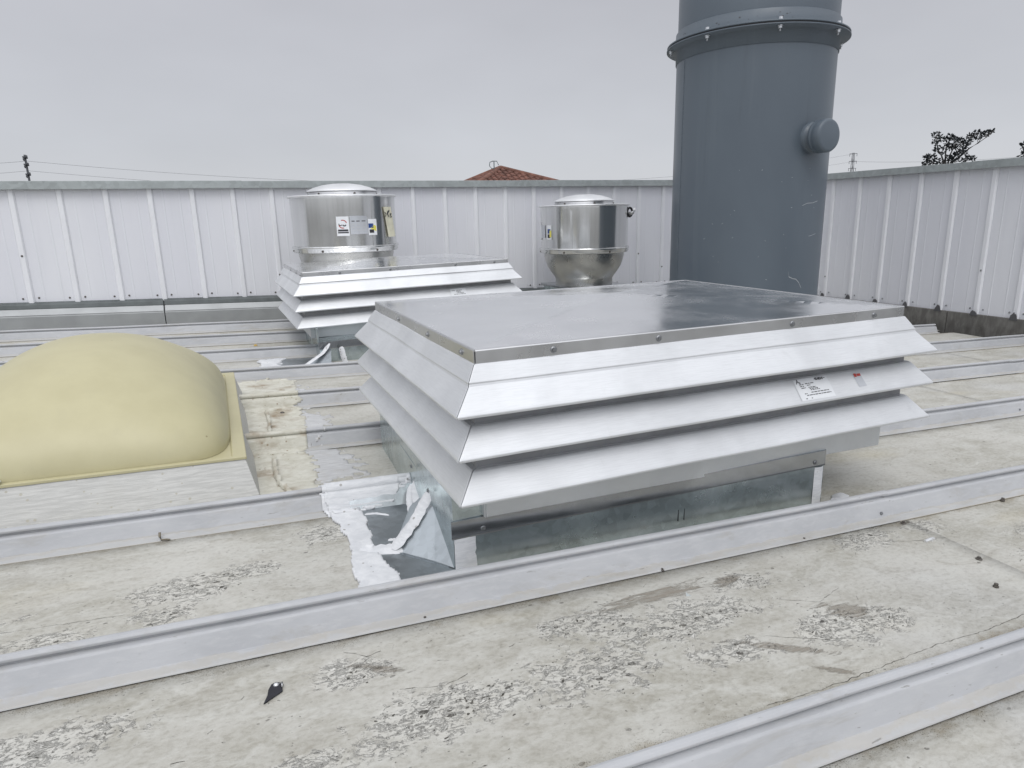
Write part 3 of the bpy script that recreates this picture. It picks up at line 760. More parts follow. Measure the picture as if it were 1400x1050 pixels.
def text_mesh(txt, size, name, material, M, parent, extrude=.0001):
    cu = bpy.data.curves.new(name, 'FONT'); cu.body = txt; cu.size = size; cu.extrude = extrude
    to = bpy.data.objects.new(name, cu); C.objects.link(to)
    dg = bpy.context.evaluated_depsgraph_get(); me = bpy.data.meshes.new_from_object(to.evaluated_get(dg))
    bpy.data.objects.remove(to); me.materials.clear(); me.materials.append(material)
    o = bpy.data.objects.new(name, me); C.objects.link(o); o.matrix_world = M
    if parent is not None: o.parent = parent; o.matrix_parent_inverse = parent.matrix_world.inverted()
    return o
lt = m.build('lettering', M_INK, None); setparent(lt, lab)
bm_ = Matrix.Identity(4); nn_ = Vector((0, -.778, .628)); upv = Vector((0, .628, .778)).normalized()
def blade_mat(x, f):
    M = Matrix.Identity(4); p = on_blade(x, f, .0018)
    for i in range(3): M[i][0] = (1, 0, 0)[i]; M[i][1] = upv[i]; M[i][2] = nn_[i]; M[i][3] = p[i]
    return M
bpy.context.view_layer.update()
text_mesh('A', .020, 'lettering', M_INK, blade_mat(1.421, .78), lab)
text_mesh('e', .011, 'lettering', M_INK, blade_mat(1.432, .78), lab)
m = MB(); blade_quad(m, 1.642, 1.672, .25, .85, .0012, -.006); sk2 = m.build('sticker', M_PLATE, None); setparent(sk2, vent)
m = MB(); blade_quad(m, 1.640, 1.650, .72, .88, .0018); blade_quad(m, 1.652, 1.666, .74, .86, .0018); o = m.build('lettering', M_RED, None); setparent(o, sk2)
# same, small, on the far unit
m = MB()
def on2(x, f, off): return Vector((x, 4.222+.002+.042*f-.778*off, EYE-.51+.003+.052*f+.628*off))
# (label sits on second blade from top of the far unit, under its lip)
for (xa, xb, off) in [(1.36, 1.47, .0015)]:
    m.add([on2(xa, .02, off), on2(xb, .02, off), on2(xb, .95, off), on2(xa, .95, off)], [(0,1,2,3)])
bpy.context.view_layer.update()
l2 = m.build('rating_label', M_LABEL, None); l2.matrix_world = Matrix.Translation((0,0,0)); 
l2.parent = v2; l2.matrix_parent_inverse = Matrix.Translation(-v2.location)
m = MB()
def q2(m, x0, x1, f0, f1, off): m.add([on2(x0, f0, off), on2(x1, f0, off), on2(x1, f1, off), on2(x0, f1, off)], [(0,1,2,3)])
for f, xa, xb in [(.7,1.37,1.39),(.7,1.40,1.44),(.55,1.40,1.43),(.4,1.40,1.45),(.25,1.38,1.46)]: word_row(m, q2, xa, xb, f, .06, .002)
o = m.build('lettering', M_INK, None); o.parent = l2

# --- flashing, diverter, sealant round the foreground curb (roof-local)
def rl(m_, name, material, parent, bevel=0):
    o = m_.build(name, material, None, bevel=bevel); bpy.context.view_layer.update()
    o.matrix_world = RM; o.parent = parent; o.matrix_parent_inverse = parent.matrix_world.inverted(); return o
M_SHEET = m_metal('diverter_steel', (.34, .37, .39), .34, None, .85, .6, .25, spangle=60)
bpy.context.view_layer.update()
# flat sheet laid on the pan
z = .004
z = .0085; m = MB(); m.box((.235, .668, .0), (.44, 1.155, z)); m.hexa([(.235,1.155,.0),(.44,1.155,.0),(.44,1.20,.05),(.235,1.185,.03),(.235,1.154,z),(.44,1.154,z),(.44,1.196,.060),(.235,1.181,.040)])
rl(m, 'base_sheet', M_SHEET, vent)
# V diverter: ridge from wall down to the pan
A0 = (.428, .925, .10); F0 = (.30, .875, .010); CF = (.432, .71, .011); CB = (.425, 1.155, .03); F1 = (.385, .78, .010)
m = MB(); m.add([A0, F0, F1, CF], [(0,1,2),(0,2,3)]); o = rl(m, 'diverter_facet', M_SHEET, vent)
m = MB(); m.add([A0, CB, F0], [(0,1,2)]); rl(m, 'diverter_facet', M_SHEET, vent)
m = MB(); m.box((-.002, 0, 0), (.17, .008, .004), Matrix.Translation((.30, .868, .006)) @ Matrix.Rotation(rad(-50), 4, 'Z')); rl(m, 'diverter_fold', M_SHEET, vent)
# curb side stiffener fold at the back of the diverter
m = MB(); m.add([(.427, 1.0, .05), (.430, .93, .16), (.430, 1.12, .20), (.424, 1.15, .03)], [(0,1,2,3)]); rl(m, 'corner_lap', M_GALV, vent)
def ribbon(pts, w, th, seed, n=24, jag=.10):
    """thick brushed strip of sealant following 3D points"""
    pts = [Vector(p) for p in pts]; m = MB(); vs = []
    seg = [(pts[i+1]-pts[i]).length for i in range(len(pts)-1)]; T = sum(seg)
    def at(s):
        for i, L_ in enumerate(seg):
            if s <= L_ or i == len(seg)-1: return pts[i].lerp(pts[i+1], min(1, s/L_)), (pts[i+1]-pts[i]).normalized()
            s -= L_
    for i in range(n+1):
        p, d_ = at(T*i/n); up_ = Vector((-.5, -.3, .8)); sd = d_.cross(up_).normalized(); nn2 = sd.cross(d_).normalized()
        end = min(1, .45+min(i, n-i)*.25)
        for s in (-1, -.5, 0, .5, 1):
            ww = w/2*end*(1+jag*noise.noise(Vector((i*.5, s*3, seed)))*2)
            vs.append(p+sd*s*ww+nn2*th*(1-.7*s*s)*(1+.15*noise.noise(Vector((i*.9, s*5, seed+2)))))
    m.add(vs, [(i*5+j, (i+1)*5+j, (i+1)*5+j+1, i*5+j+1) for i in range(n) for j in range(4)], True)
    return m
rl(ribbon([(.423, .955, .125), (.415, .95, .11), (.37, .91, .065), (.30, .868, .012)], .036, .007, 1), 'sealant_strip', M_SEAL, vent)
rl(ribbon([(.36, .865, .014), (.30, .868, .010), (.25, .88, .008), (.22, .90, .008)], .045, .006, 2), 'sealant_strip', M_SEAL, vent)
rl(ribbon([(.431, 1.16, .075), (.424, 1.13, .055), (.418, 1.07, .03), (.412, 1.03, .012)], .028, .006, 3), 'sealant_strip', M_SEAL, vent)
rl(ribbon([(.418, 1.16, .064), (.405, 1.13, .035), (.398, 1.08, .018), (.402, 1.04, .010)], .022, .005, 4), 'sealant_strip', M_SEAL, vent)
rl(ribbon([(.27, 1.12, .008), (.30, 1.115, .008), (.335, 1.09, .007)], .010, .003, 5), 'sealant_smear', M_SEAL, vent)
rl(ribbon([(.30, .935, .008), (.325, .93, .008), (.355, .925, .007)], .012, .003, 6), 'sealant_smear', M_SEAL, vent)
def facestrip(x0, x1, y, z0, z1, seed):
    m = MB(); n = 16; vs = []
    for i in range(n+1):
        z_ = z0+(z1-z0)*i/n
        for s in (-1, -.4, .4, 1):
            cx_ = (x0+x1)/2+s*(x1-x0)/2*(1+(.18*noise.noise(Vector((i*.6, 1, seed))) if s > 0 else .05*noise.noise(Vector((i*.9, 2, seed)))))
            vs.append((cx_, y-.004*(1-.8*abs(s)**3)*(1+.3*noise.noise(Vector((i, s*4, seed)))), z_))
    m.add(vs, [(i*4+j, i*4+j+1, (i+1)*4+j+1, (i+1)*4+j) for i in range(n) for j in range(3)], True); return m
o = facestrip(.437, .492, 1.4235, EYE-.90, EYE-.752, 3).build('sealant_strip', M_SEAL, None); setparent(o, vent)
o = facestrip(1.575, 1.61, 1.4005, EYE-.95, EYE-.757, 5).build('sealant_strip', M_SEAL, None); setparent(o, vent)
rl(ribbon([(1.62, .68, .01), (1.66, .70, .012), (1.70, .74, .008)], .05, .010, 9), 'sealant_smear', M_SEAL, vent)
# coating over the sheet edge, draped over pan and seam
pg = [(.170,1.25),(.168,1.20),(.185,1.10),(.195,1.08),(.200,.90),(.186,.78),(.190,.655),(.290,.655),(.288,.75),(.268,.83),(.260,.90),(.262,.99),(.272,1.10),(.262,1.165),(.30,1.155),(.36,1.17),(.395,1.21),(.425,1.20),(.436,1.26),(.43,1.30),(.35,1.295),(.24,1.30),(.19,1.30)]
o = drape('edge_coating', pg, M_SEAL, None, off=.0105, step=.004, jag=.006, seed=1); setparent(o, vent)
o = drape('edge_coating', [(.15,1.235),(.26,1.22),(.40,1.235),(.43,1.245),(.43,1.20),(.26,1.145),(.17,1.15),(.160,1.20)], M_SEAL, None, off=.006, step=.004, jag=.008, seed=4); setparent(o, vent)
# foreground curb: screws on the side and band
for (x, y, z, nr) in [(.433, 1.62, EYE-.70, (-1,0,0)), (.443, 1.83, EYE-.705, (-1,0,0)), (.51, 1.4165, EYE-.735, (0,-1,0)), (1.57, 1.395, EYE-.738, (0,-1,0))]:
    o = put(SCREW, 'screw', vent, rel(vent, x, y, z), nr, .8)
m = MB()
for x in (1.085, 1.105): m.box((x, 1.4085, EYE-.835), (x+.0012, 1.412, EYE-.80))
o = m.build('rivet_slots', M_DARK, None); setparent(o, vent)
# far unit: patch and diverter
bpy.context.view_layer.update()
o = drape('edge_coating', [(.05,3.13),(.06,3.56),(.20,3.57),(.165,3.4),(.18,3.13)], M_SEAL, None, off=.010, step=.010, jag=.018, seed=9); setparent(o, v2)
m = MB(); m.box((.13, 3.14, 0), (.46, 3.56, .0075)); rl(m, 'base_sheet', M_SHEET, v2)
m = MB(); m.add([(.46, 3.36, .10), (.30, 3.34, .006), (.44, 3.20, .006), (.465, 3.55, .02)], [(0,1,2),(0,3,1)]); rl(m, 'diverter_facet', M_SHEET, v2)
rl(ribbon([(.455, 3.37, .12), (.41, 3.34, .07), (.31, 3.28, .02), (.26, 3.24, .01)], .034, .006, 11), 'sealant_strip', M_SEAL, v2)
rl(ribbon([(.52, 3.36, .10), (.53, 3.34, .04), (.54, 3.33, .0)], .036, .006, 12), 'sealant_strip', M_SEAL, v2)

# ------------------------------------------------------------------ upblast exhaust fans
def wv(a):   # slight flat spots rolled into the sheet
    return .0028*noise.noise(Vector((math.cos(a)*3.2, math.sin(a)*3.2, 1)))+.0010*noise.noise(Vector((math.cos(a)*11, math.sin(a)*11, 5)))
def exhaust_fan(cx, cy, ztop, label, seam):
    root = empty('exhaust_fan', (cx, cy, ztop), label=label, cat='exhaust fan', group='round upblast exhaust fans by the back wall')
    m = MB(); m.lathe([(.392, -.372), (.392, -.369), (.3925, -.3), (.394, -.2), (.3955, -.1), (.397, -.03), (.3972, -.014), (.3972, -.012)], n=144)
    m.v = [(x*(1+wv(math.atan2(y, x))), y*(1+wv(math.atan2(y, x))), z) for x, y, z in m.v]; drum = m.build('drum', M_FAN, root)
    s = drum.modifiers.new('t', 'SOLIDIFY'); s.thickness = .003; s.offset = -1; s.use_rim = False
    m = MB(); m.lathe([(.398, -.010), (.408, -.011), (.411, -.004), (.408, .003), (.398, .003), (.394, -.002), (.398, -.010)], n=72); m.build('top_rim', M_DOMEAL, root)
    m = MB(); m.lathe([(.390, -.368), (.405, -.366), (.409, -.374), (.405, -.384), (.398, -.392), (.396, -.412), (.372, -.418), (.370, -.392)], n=72); m.build('lower_rim', M_FAN, root)
    m = MB(); m.lathe([(.366, -.405), (.363, -.44), (.352, -.49), (.332, -.54), (.300, -.59), (.272, -.625), (.262, -.645), (.260, -.70)], n=72); m.build('bowl', M_BOWL, root)
    m = MB(); m.lathe([(.262, -.05), (.262, .028), (.258, .034), (.20, .034)], n=60); m.build('motor_cover', M_SKIRT, root)
    m = MB(); m.lathe([(.266, .030), (.268, .036), (.262, .042), (.22, .062), (.15, .082), (.08, .092), (0, .095)], n=60); m.build('motor_dome', M_DOMEAL, root)
    m = MB(); m.lathe([(.392, -.03), (.30, -.06), (.0, -.06)], n=48); m.build('wind_band_floor', M_DARK, root)
    zr = (O+D*cx).z-.035*0
    base = O+D*(cx)+EP*(cy-.7144); zr = base.z-ztop
    m = MB(); m.box((-.30, -.30, -.722), (.30, .30, -.70)); m.build('base_plate', M_GALV2, root, bevel=.003)
    m = MB(); m.box((-.28, -.28, zr-.03), (.28, .28, -.7225)); m.build('curb', M_GALV, root, bevel=.004)
    to = math.atan2(-cy, -cx)
    m = MB(); a = to+seam
    M = Matrix.Rotation(a, 4, 'Z'); m.box((.3925, -.010, -.366), (.3965, .010, -.012), M); m.build('drum_seam', M_FAN, root)
    for q in range(6):
        a = to+q*math.pi/3+.35; put(SCREWD, 'screw', root, (.262*math.cos(a), .262*math.sin(a), .012), (math.cos(a), math.sin(a), 0), 1.1)
        a += .25; put(SCREWD, 'screw', root, (.396*math.cos(a), .396*math.sin(a), -.40), (math.cos(a), math.sin(a), 0), 1.1)
    return root, to
def sticker(root, to, s0, s1, z0, z1, material, name='sticker', off=.003, parent=None, tilt=0.):
    m = MB(); n = 6; vs = []
    for i in range(n+1):
        for z_, sh in ((z0, 0), (z1, tilt)):
            s = s0+(s1-s0)*i/n+sh; a = to+math.asin(max(-1, min(1, s))); R_ = .3945+off+(.0035 if z_ > -.1 else 0)
            vs.append((R_*math.cos(a), R_*math.sin(a), z_))
    m.add(vs, [(2*i, 2*i+2, 2*i+3, 2*i+1) for i in range(n)]); o = m.build(name, material, root if parent is None else parent, fixn=False); return o
f1, to1 = exhaust_fan(.913, 5.47, EYE+.186, 'round silver exhaust fan with stickers and a paper tag, behind the smaller ventilator at left', .55)
px = lambda x: (x-467)/71.5
pz = lambda y: -(y-271)/69*.372
s = sticker(f1, to1, px(456.5), px(472.5), pz(325), pz(299.5), M_LABEL)
sticker(f1, to1, px(458), px(471), pz(319), pz(316.5), M_INK, 'lettering', .0036, s); sticker(f1, to1, px(457.8), px(471.5), pz(321.5), pz(319.8), M_INK, 'lettering', .0036, s)
def ring_mark(root, to, sc, zc, r, mt, parent, a0, a1, w):
    m = MB(); vs = []; n = 14
    for i in range(n+1):
        a = a0+(a1-a0)*i/n
        for rr in (r-w, r+w):
            s = sc+rr*math.cos(a)/.395; an = to+math.asin(s); R_ = .3985; vs.append((R_*math.cos(an), R_*math.sin(an), zc+rr*math.sin(a)))
    m.add(vs, [(2*i, 2*i+2, 2*i+3, 2*i+1) for i in range(n)]); m.build('emblem', mt, parent, fixn=False)
ring_mark(f1, to1, px(464.5), pz(309.5), .028, M_RED, s, .3, 1.9, .003); ring_mark(f1, to1, px(464.5), pz(309.5), .028, M_RED, s, 3.4, 5.0, .003)
ring_mark(f1, to1, px(466.5), pz(310), .010, M_INK, s, 3.3, 6.1, .004); ring_mark(f1, to1, px(461.5), pz(309.5), .010, M_INK, s, 2.8, 5.9, .003)
s = sticker(f1, to1, px(474), px(496.5), pz(323), pz(299), M_PLATE, 'nameplate')
for i in range(4):
    for a, b_ in ((476, 480), (482, 486.5), (489, 494)): sticker(f1, to1, px(a), px(b_), pz(306.5+i*4), pz(305.3+i*4), M_INK if i == 0 else M_SKIRT, 'lettering', .0036, s)
s = sticker(f1, to1, px(497), px(508.5), pz(325), pz(303.5), M_LABEL)
sticker(f1, to1, px(497.5), px(504), pz(315.5), pz(309.5), M_BLUE, 'print_block', .0036, s); sticker(f1, to1, px(498.5), px(504.5), pz(322), pz(317.5), M_INK, 'print_block', .0036, s)
def tri(root, to, pts, mt, parent, off=.004):
    m = MB(); vs = []
    for (x, y) in pts:
        a = to+math.asin(px(x)); vs.append(((.3945+off)*math.cos(a), (.3945+off)*math.sin(a), pz(y)))
    m.add(vs, [tuple(range(len(vs)))]); m.build('print_block', mt, parent, fixn=False)
tri(f1, to1, [(500, 316), (505, 311.5), (507.5, 313), (507.5, 320)], M_YEL, s)
s = sticker(f1, to1, px(523.5), px(534), pz(328.5), pz(287.5), M_TAG, 'paper_tag', .008, None, -.075)
tri(f1, to1, [(519.5, 294), (522, 297), (520.5, 301), (519.5, 301), (521, 297.5), (519, 295)], M_INK, s, .0125)
tri(f1, to1, [(523, 294), (526, 291.5), (526.5, 293), (524, 297), (525.5, 301), (524.5, 301.5), (522.5, 297)], M_INK, s, .0125)
tri(f1, to1, [(527.5, 296), (529.5, 297), (527.5, 299), (529.5, 301), (528, 302.5), (526.5, 301.5), (528, 301), (526.3, 298.5)], M_INK, s, .0125)
f2, to2 = exhaust_fan(3.06, 5.50, EYE+.088, 'round silver exhaust fan on a bowl shaped base, left of the tall grey stack', -.28)
px = lambda x: (x-798)/60.; pz = lambda y: -(y-281)/58*.372
s = sticker(f2, to2, -.992, -.955, pz(327), pz(303), M_LABEL); s = sticker(f2, to2, -.955, -.86, pz(324), pz(307), M_PLATE, 'nameplate')
s = sticker(f2, to2, -.81, -.71, pz(326), pz(307), M_LABEL); sticker(f2, to2, -.80, -.735, pz(318), pz(312), M_BLUE, 'print_block', .0036, s); sticker(f2, to2, -.80, -.735, pz(324), pz(319), M_INK, 'print_block', .0036, s)
sticker(f2, to2, -.755, -.715, pz(323), pz(314), M_YEL, 'print_block', .004, s)
a = to2+1.40; m = MB(); M = Matrix.Translation((.41*math.cos(a), .41*math.sin(a), -.07)) @ Matrix.Rotation(a-.5, 4, 'Z') @ Matrix.Rotation(rad(90), 4, 'Y')
m.lathe([(.030, -.006), (.044, -.006), (.047, .0), (.044, .006), (.030, .006), (.030, -.006)], n=20, M=M); lk = m.build('cable_grommet', M_GASKET, f2)
m = MB(); m.tube([(.405*math.cos(a), .405*math.sin(a), -.085), (.44*math.cos(a-.02), .44*math.sin(a-.02), -.075), (.452*math.cos(a-.02), .452*math.sin(a-.02), -.055), (.455*math.cos(a-.02), .455*math.sin(a-.02), -.035)], .017, 8, .009); m.build('cable_elbow', M_DOMEAL, f2)

# ------------------------------------------------------------------ tall grey exhaust stack
SC = Vector((3.732, 4.175, 0)); SR = .5516
st = empty('exhaust_stack', (SC.x, SC.y, EYE-.95), label='tall blue-grey painted steel exhaust stack with a bolted flange and a capped side port', cat='exhaust stack')
def zz(v): return v-(-.95)   # eye-relative height -> stack-local
m = MB(); m.lathe([(SR, -.05), (SR, zz(1.13))], n=96); m.build('lower_pipe', M_STACK, st)
m = MB(); a_ = math.atan2(-SC.y, -SC.x)-1.02
for i in range(60):   # vertical weld bead
    z_ = i*.034; m.lathe([(0, .0035), (.005, .002), (.007, 0)], n=6, M=Matrix.Translation(((SR+.0005)*math.cos(a_), (SR+.0005)*math.sin(a_), .02+z_)) @ Matrix.Rotation(a_, 4, 'Z') @ Matrix.Rotation(rad(90), 4, 'Y') @ Matrix.Scale(3.2, 4, (1, 0, 0)))
m.build('weld_seam', M_STACK, st)
m = MB(); m.lathe([(SR-.004, zz(1.16)), (SR-.004, zz(3.4)), (SR-.02, zz(3.4)), (SR-.02, zz(1.2))], n=96); m.build('upper_pipe', M_STACK, st)
RF = .6255; ZF = 1.165
m = MB(); m.lathe([(SR, zz(ZF-.105)), (SR+.007, zz(ZF-.103)), (SR+.009, zz(ZF-.016)), (RF, zz(ZF-.012)), (RF+.001, zz(ZF-.004)), (SR, zz(ZF-.004))], n=120); m.build('lower_flange', M_STACK, st, bevel=0)
m = MB(); m.lathe([(SR, zz(ZF-.0038)), (RF-.004, zz(ZF-.0038)), (RF-.004, zz(ZF+.0058)), (SR, zz(ZF+.0058))], n=96); m.build('gasket', M_GASKET, st)
m = MB(); m.lathe([(SR, zz(ZF+.006)), (RF-.002, zz(ZF+.006)), (RF-.002, zz(ZF+.016)), (SR+.012, zz(ZF+.020)), (SR+.010, zz(ZF+.098)), (SR+.006, zz(ZF+.102)), (SR-.004, zz(ZF+.103))], n=120); m.build('upper_flange', M_STACK, st)
toC = math.atan2(-SC.y, -SC.x)
for k in range(8):
    a = toC-rad(-29)-rad(45)*k if False else toC+rad(-31+45*k)
    x, y = .598*math.cos(a), .598*math.sin(a); m = MB(); m.lathe([(.006, zz(ZF-.050)), (.006, zz(ZF-.030))], c=(x, y, 0), n=8)
    m.lathe([(0, zz(ZF-.050)), (.006, zz(ZF-.050)), (.006, zz(ZF-.033)), (.013, zz(ZF-.033)), (.013, zz(ZF-.020)), (.017, zz(ZF-.020)), (.017, zz(ZF-.0155))], c=(x, y, 0), n=8, smooth=False)
    m.lathe([(.017, zz(ZF+.0175)), (.017, zz(ZF+.021)), (.013, zz(ZF+.021)), (.013, zz(ZF+.034)), (0, zz(ZF+.034))], c=(x, y, 0), n=8, smooth=False)
    m.build('flange_bolt', m_plain('bolt_zinc', (.62, .64, .66), .35, .7) if k == 0 else bpy.data.materials['bolt_zinc'], st)
m = MB()
for k in range(40):
    a = toC+random.uniform(-1.2, .4); x, y = (SR+.010)*math.cos(a), (SR+.010)*math.sin(a); z_ = zz(ZF+.022+random.random()**2*.05)
    M = Matrix.Rotation(a, 4, 'Z'); M.translation = (x, y, z_); w_ = random.uniform(.001, .003); m.box((0, -w_*2, -w_*.6), (.0015, w_*2, w_*.6), M)
o = m.build('rust_specks', M_SCREWD, st); tag(o, kind='stuff')
# side port
ap = toC+rad(46); M = Matrix.Translation((SR*math.cos(ap), SR*math.sin(ap), zz(.475))) @ Matrix.Rotation(ap, 4, 'Z') @ Matrix.Rotation(rad(90), 4, 'Y')
m = MB(); m.lathe([(.100, -.05), (.100, .012), (.094, .020), (.088, .022), (.084, .060)], n=40, M=M); pt = m.build('side_port', M_STACK, st)
m = MB(); m.lathe([(.092, .052), (.104, .052), (.108, .058), (.108, .070), (.104, .076), (.107, .082), (.107, .128), (.101, .138), (.085, .142), (0, .144)], n=48, M=M); m.build('port_cap', M_STACK, st)
# scratches and drips on the shell
m = MB()
def scratch(pts, w_):
    for (s0, z0), (s1, z1) in zip(pts, pts[1:]):
        q = []
        for s_, z_, dz in ((s0, z0, -w_), (s1, z1, -w_), (s1, z1, w_), (s0, z0, w_)):
            a = toC+math.asin(s_); q.append(((SR+.0012)*math.cos(a), (SR+.0012)*math.sin(a), zz(z_+dz)))
        m.add(q, [(0, 1, 2, 3)])
scratch([(.56,-.42),(.57,-.455),(.62,-.47),(.66,-.475),(.70,-.50),(.735,-.54)], .0022)
scratch([(.67,.03),(.73,.045),(.80,.047),(.86,.06)], .0015); scratch([(.78,-.18),(.82,-.175),(.87,-.165)], .0012)
for i in range(22):
    s_ = random.uniform(-.5, .93); z_ = random.uniform(-.5, .3); scratch([(s_, z_), (s_+random.uniform(.004, .02), z_+random.uniform(-.006, .006))], .0011)
o = m.build('scratches', m_plain('bare_scratch', (.45, .47, .48), .5), st, fixn=False); tag(o, kind='stuff')
m = MB(); m.lathe([(SR+.002, .0), (SR+.05, -.02), (SR+.13, -.05)], n=64); m.build('storm_collar', M_GALV, st)

# ------------------------------------------------------------------ domed skylight
SK = RM @ Matrix.Translation((0.0, 1.335, 0)) @ Matrix.Rotation(rad(1.7), 4, 'Z')
sky_ = empty('skylight', mat=SK, label='cream plastic dome skylight on a white painted curb at the left edge', cat='skylight')
def ring4(m, x0, x1, y0, y1, z0, X0, X1, Y0, Y1, z1): m.hexa([(x0,y0,z0),(x1,y0,z0),(x1,y1,z0),(x0,y1,z0),(X0,Y0,z1),(X1,Y0,z1),(X1,Y1,z1),(X0,Y1,z1)])
bx0, bx1, by0, by1 = -.99, 0., 0., 1.45; tx0, tx1, ty0, ty1 = -.950, -.040, .085, 1.36; HZ = .122
def face(m, P4, nu=40, nv=8, amp=.0022, seed=0):
    vs = []; a, b_, c, d_ = [Vector(p) for p in P4]; nrm = (b_-a).cross(d_-a).normalized()
    for i in range(nu+1):
        for j in range(nv+1):
            u_, v_ = i/nu, j/nv; p = a.lerp(b_, u_).lerp(d_.lerp(c, u_), v_)
            vs.append(p+nrm*amp*noise.noise(Vector((u_*8, v_*14, seed)))*(1 if 0 < i < nu else 0))
    m.add(vs, [(i*(nv+1)+j, (i+1)*(nv+1)+j, (i+1)*(nv+1)+j+1, i*(nv+1)+j+1) for i in range(nu) for j in range(nv)], True)
cor = [(bx0,by0),(bx1,by0),(bx1,by1),(bx0,by1)]; tor = [(tx0,ty0),(tx1,ty0),(tx1,ty1),(tx0,ty1)]
for i in range(4):
    j = (i+1) % 4; m = MB(); face(m, [(*cor[i], -.01), (*cor[j], -.01), (*tor[j], HZ), (*tor[i], HZ)], seed=i)
    m.build('curb_face', M_BRUSH, sky_, fixn=False)
fz = HZ+.002
m = MB(); o_ = .006
outer = [(tx0-o_,ty0-o_),(tx1+o_,ty0-o_),(tx1+o_,ty1+o_),(tx0-o_,ty1+o_)]; wi = .036
inner = [(tx0+wi,ty0+.012),(tx1-wi,ty0+.012),(tx1-wi,ty1-wi),(tx0+wi,ty1-wi)]
vs = [(*p, fz-.006) for p in outer]+[(*p, fz+.0025) for p in outer]+[(*p, fz+.0025) for p in inner]+[(*p, fz-.004) for p in inner]
m.add(vs, [(a*4+i, a*4+(i+1) % 4, (a+1)*4+(i+1) % 4, (a+1)*4+i) for a in range(3) for i in range(4)]+[(12,13,14,15)]); m.build('dome_flange', M_DOME, sky_, bevel=.004)
m = MB(); n = 64; vs = []
def sq(a, b_):   # square grid mapped onto rounded-square rings
    k = max(abs(a), abs(b_)); nn_ = 2.3+5*k**7; q = (abs(a)**nn_+abs(b_)**nn_)**(1/nn_)
    return (a*k/q, b_*k/q, k) if q > 1e-6 else (0., 0., 0.)
ax_, bx_ = (tx1-tx0)/2-.034, (ty1-ty0)/2-.014; ccx, ccy = (tx0+tx1)/2, (ty0+ty1)/2; H = .305
for i in range(n+1):
    for j in range(n+1):
        u_, v_, mxr = sq(-math.cos(math.pi*i/n), -math.cos(math.pi*j/n))
        z_ = H*max(0, 1-mxr**2)**.56
        vs.append((ccx+ax_*u_, ccy+bx_*v_, fz-.003+z_))
m.add(vs, [(i*(n+1)+j, (i+1)*(n+1)+j, (i+1)*(n+1)+j+1, i*(n+1)+j+1) for i in range(n) for j in range(n)], True)
m.build('dome', M_DOME, sky_, fixn=False)
m = MB(); m.lathe([(0, .004), (.010, .003), (.015, .0)], n=12, c=(-.675, ty0+.0, fz+.012)); m.build('paint_blob', M_SEAL, sky_)
# cream coating strip beside it, draped over pans and seams
bpy.context.view_layer.update()
for kk, pgc in enumerate([[( -.05,1.285),(.155,1.28),(.185,1.55),(.165,1.80),(.10,1.82),(-.06,1.80)],
            [(-.06,1.76),(.17,1.76),(.19,2.0),(.205,2.35),(.16,2.40),(-.08,2.38)], [(-.08,2.36),(.19,2.37),(.20,2.7),(.215,2.96),(.15,3.0),(-.10,2.99)],
            [(-1.1,1.29),(-1.1,1.36),(.0,1.36),(.01,1.285)]]):
    o = drape('coating_strip', pgc, M_CREAM, None, off=.0035+.0004*kk, step=.008, jag=.018, seed=20+kk); setparent(o, sky_)
for kk, pgc in enumerate([[(.13,1.45),(.30,1.42),(.33,1.60),(.24,1.80),(.15,1.78)], [(.14,1.95),(.27,1.92),(.30,2.20),(.17,2.38)], [(.15,2.5),(.30,2.48),(.27,2.72),(.16,2.9)]]):
    o = drape('coating_smear', pgc, M_SMEAR, None, off=.0022+.0003*kk, step=.008, jag=.045, seed=50+kk); setparent(o, sky_)
# lap ridge in the cream coating
m = MB(); 
o = rl(ribbon([(.085, 1.30, .012), (.075, 1.38, .012), (.055, 1.46, .012), (.048, 1.56, .012), (.05, 1.72, .012)], .018, .006, 33, 40, .5), 'coating_ridge', M_CREAM, sky_)
o = rl(ribbon([(.06, 1.90, .012), (.05, 2.05, .012), (.055, 2.2, .012), (.05, 2.36, .012)], .016, .005, 34, 40, .5), 'coating_ridge', M_CREAM, sky_)

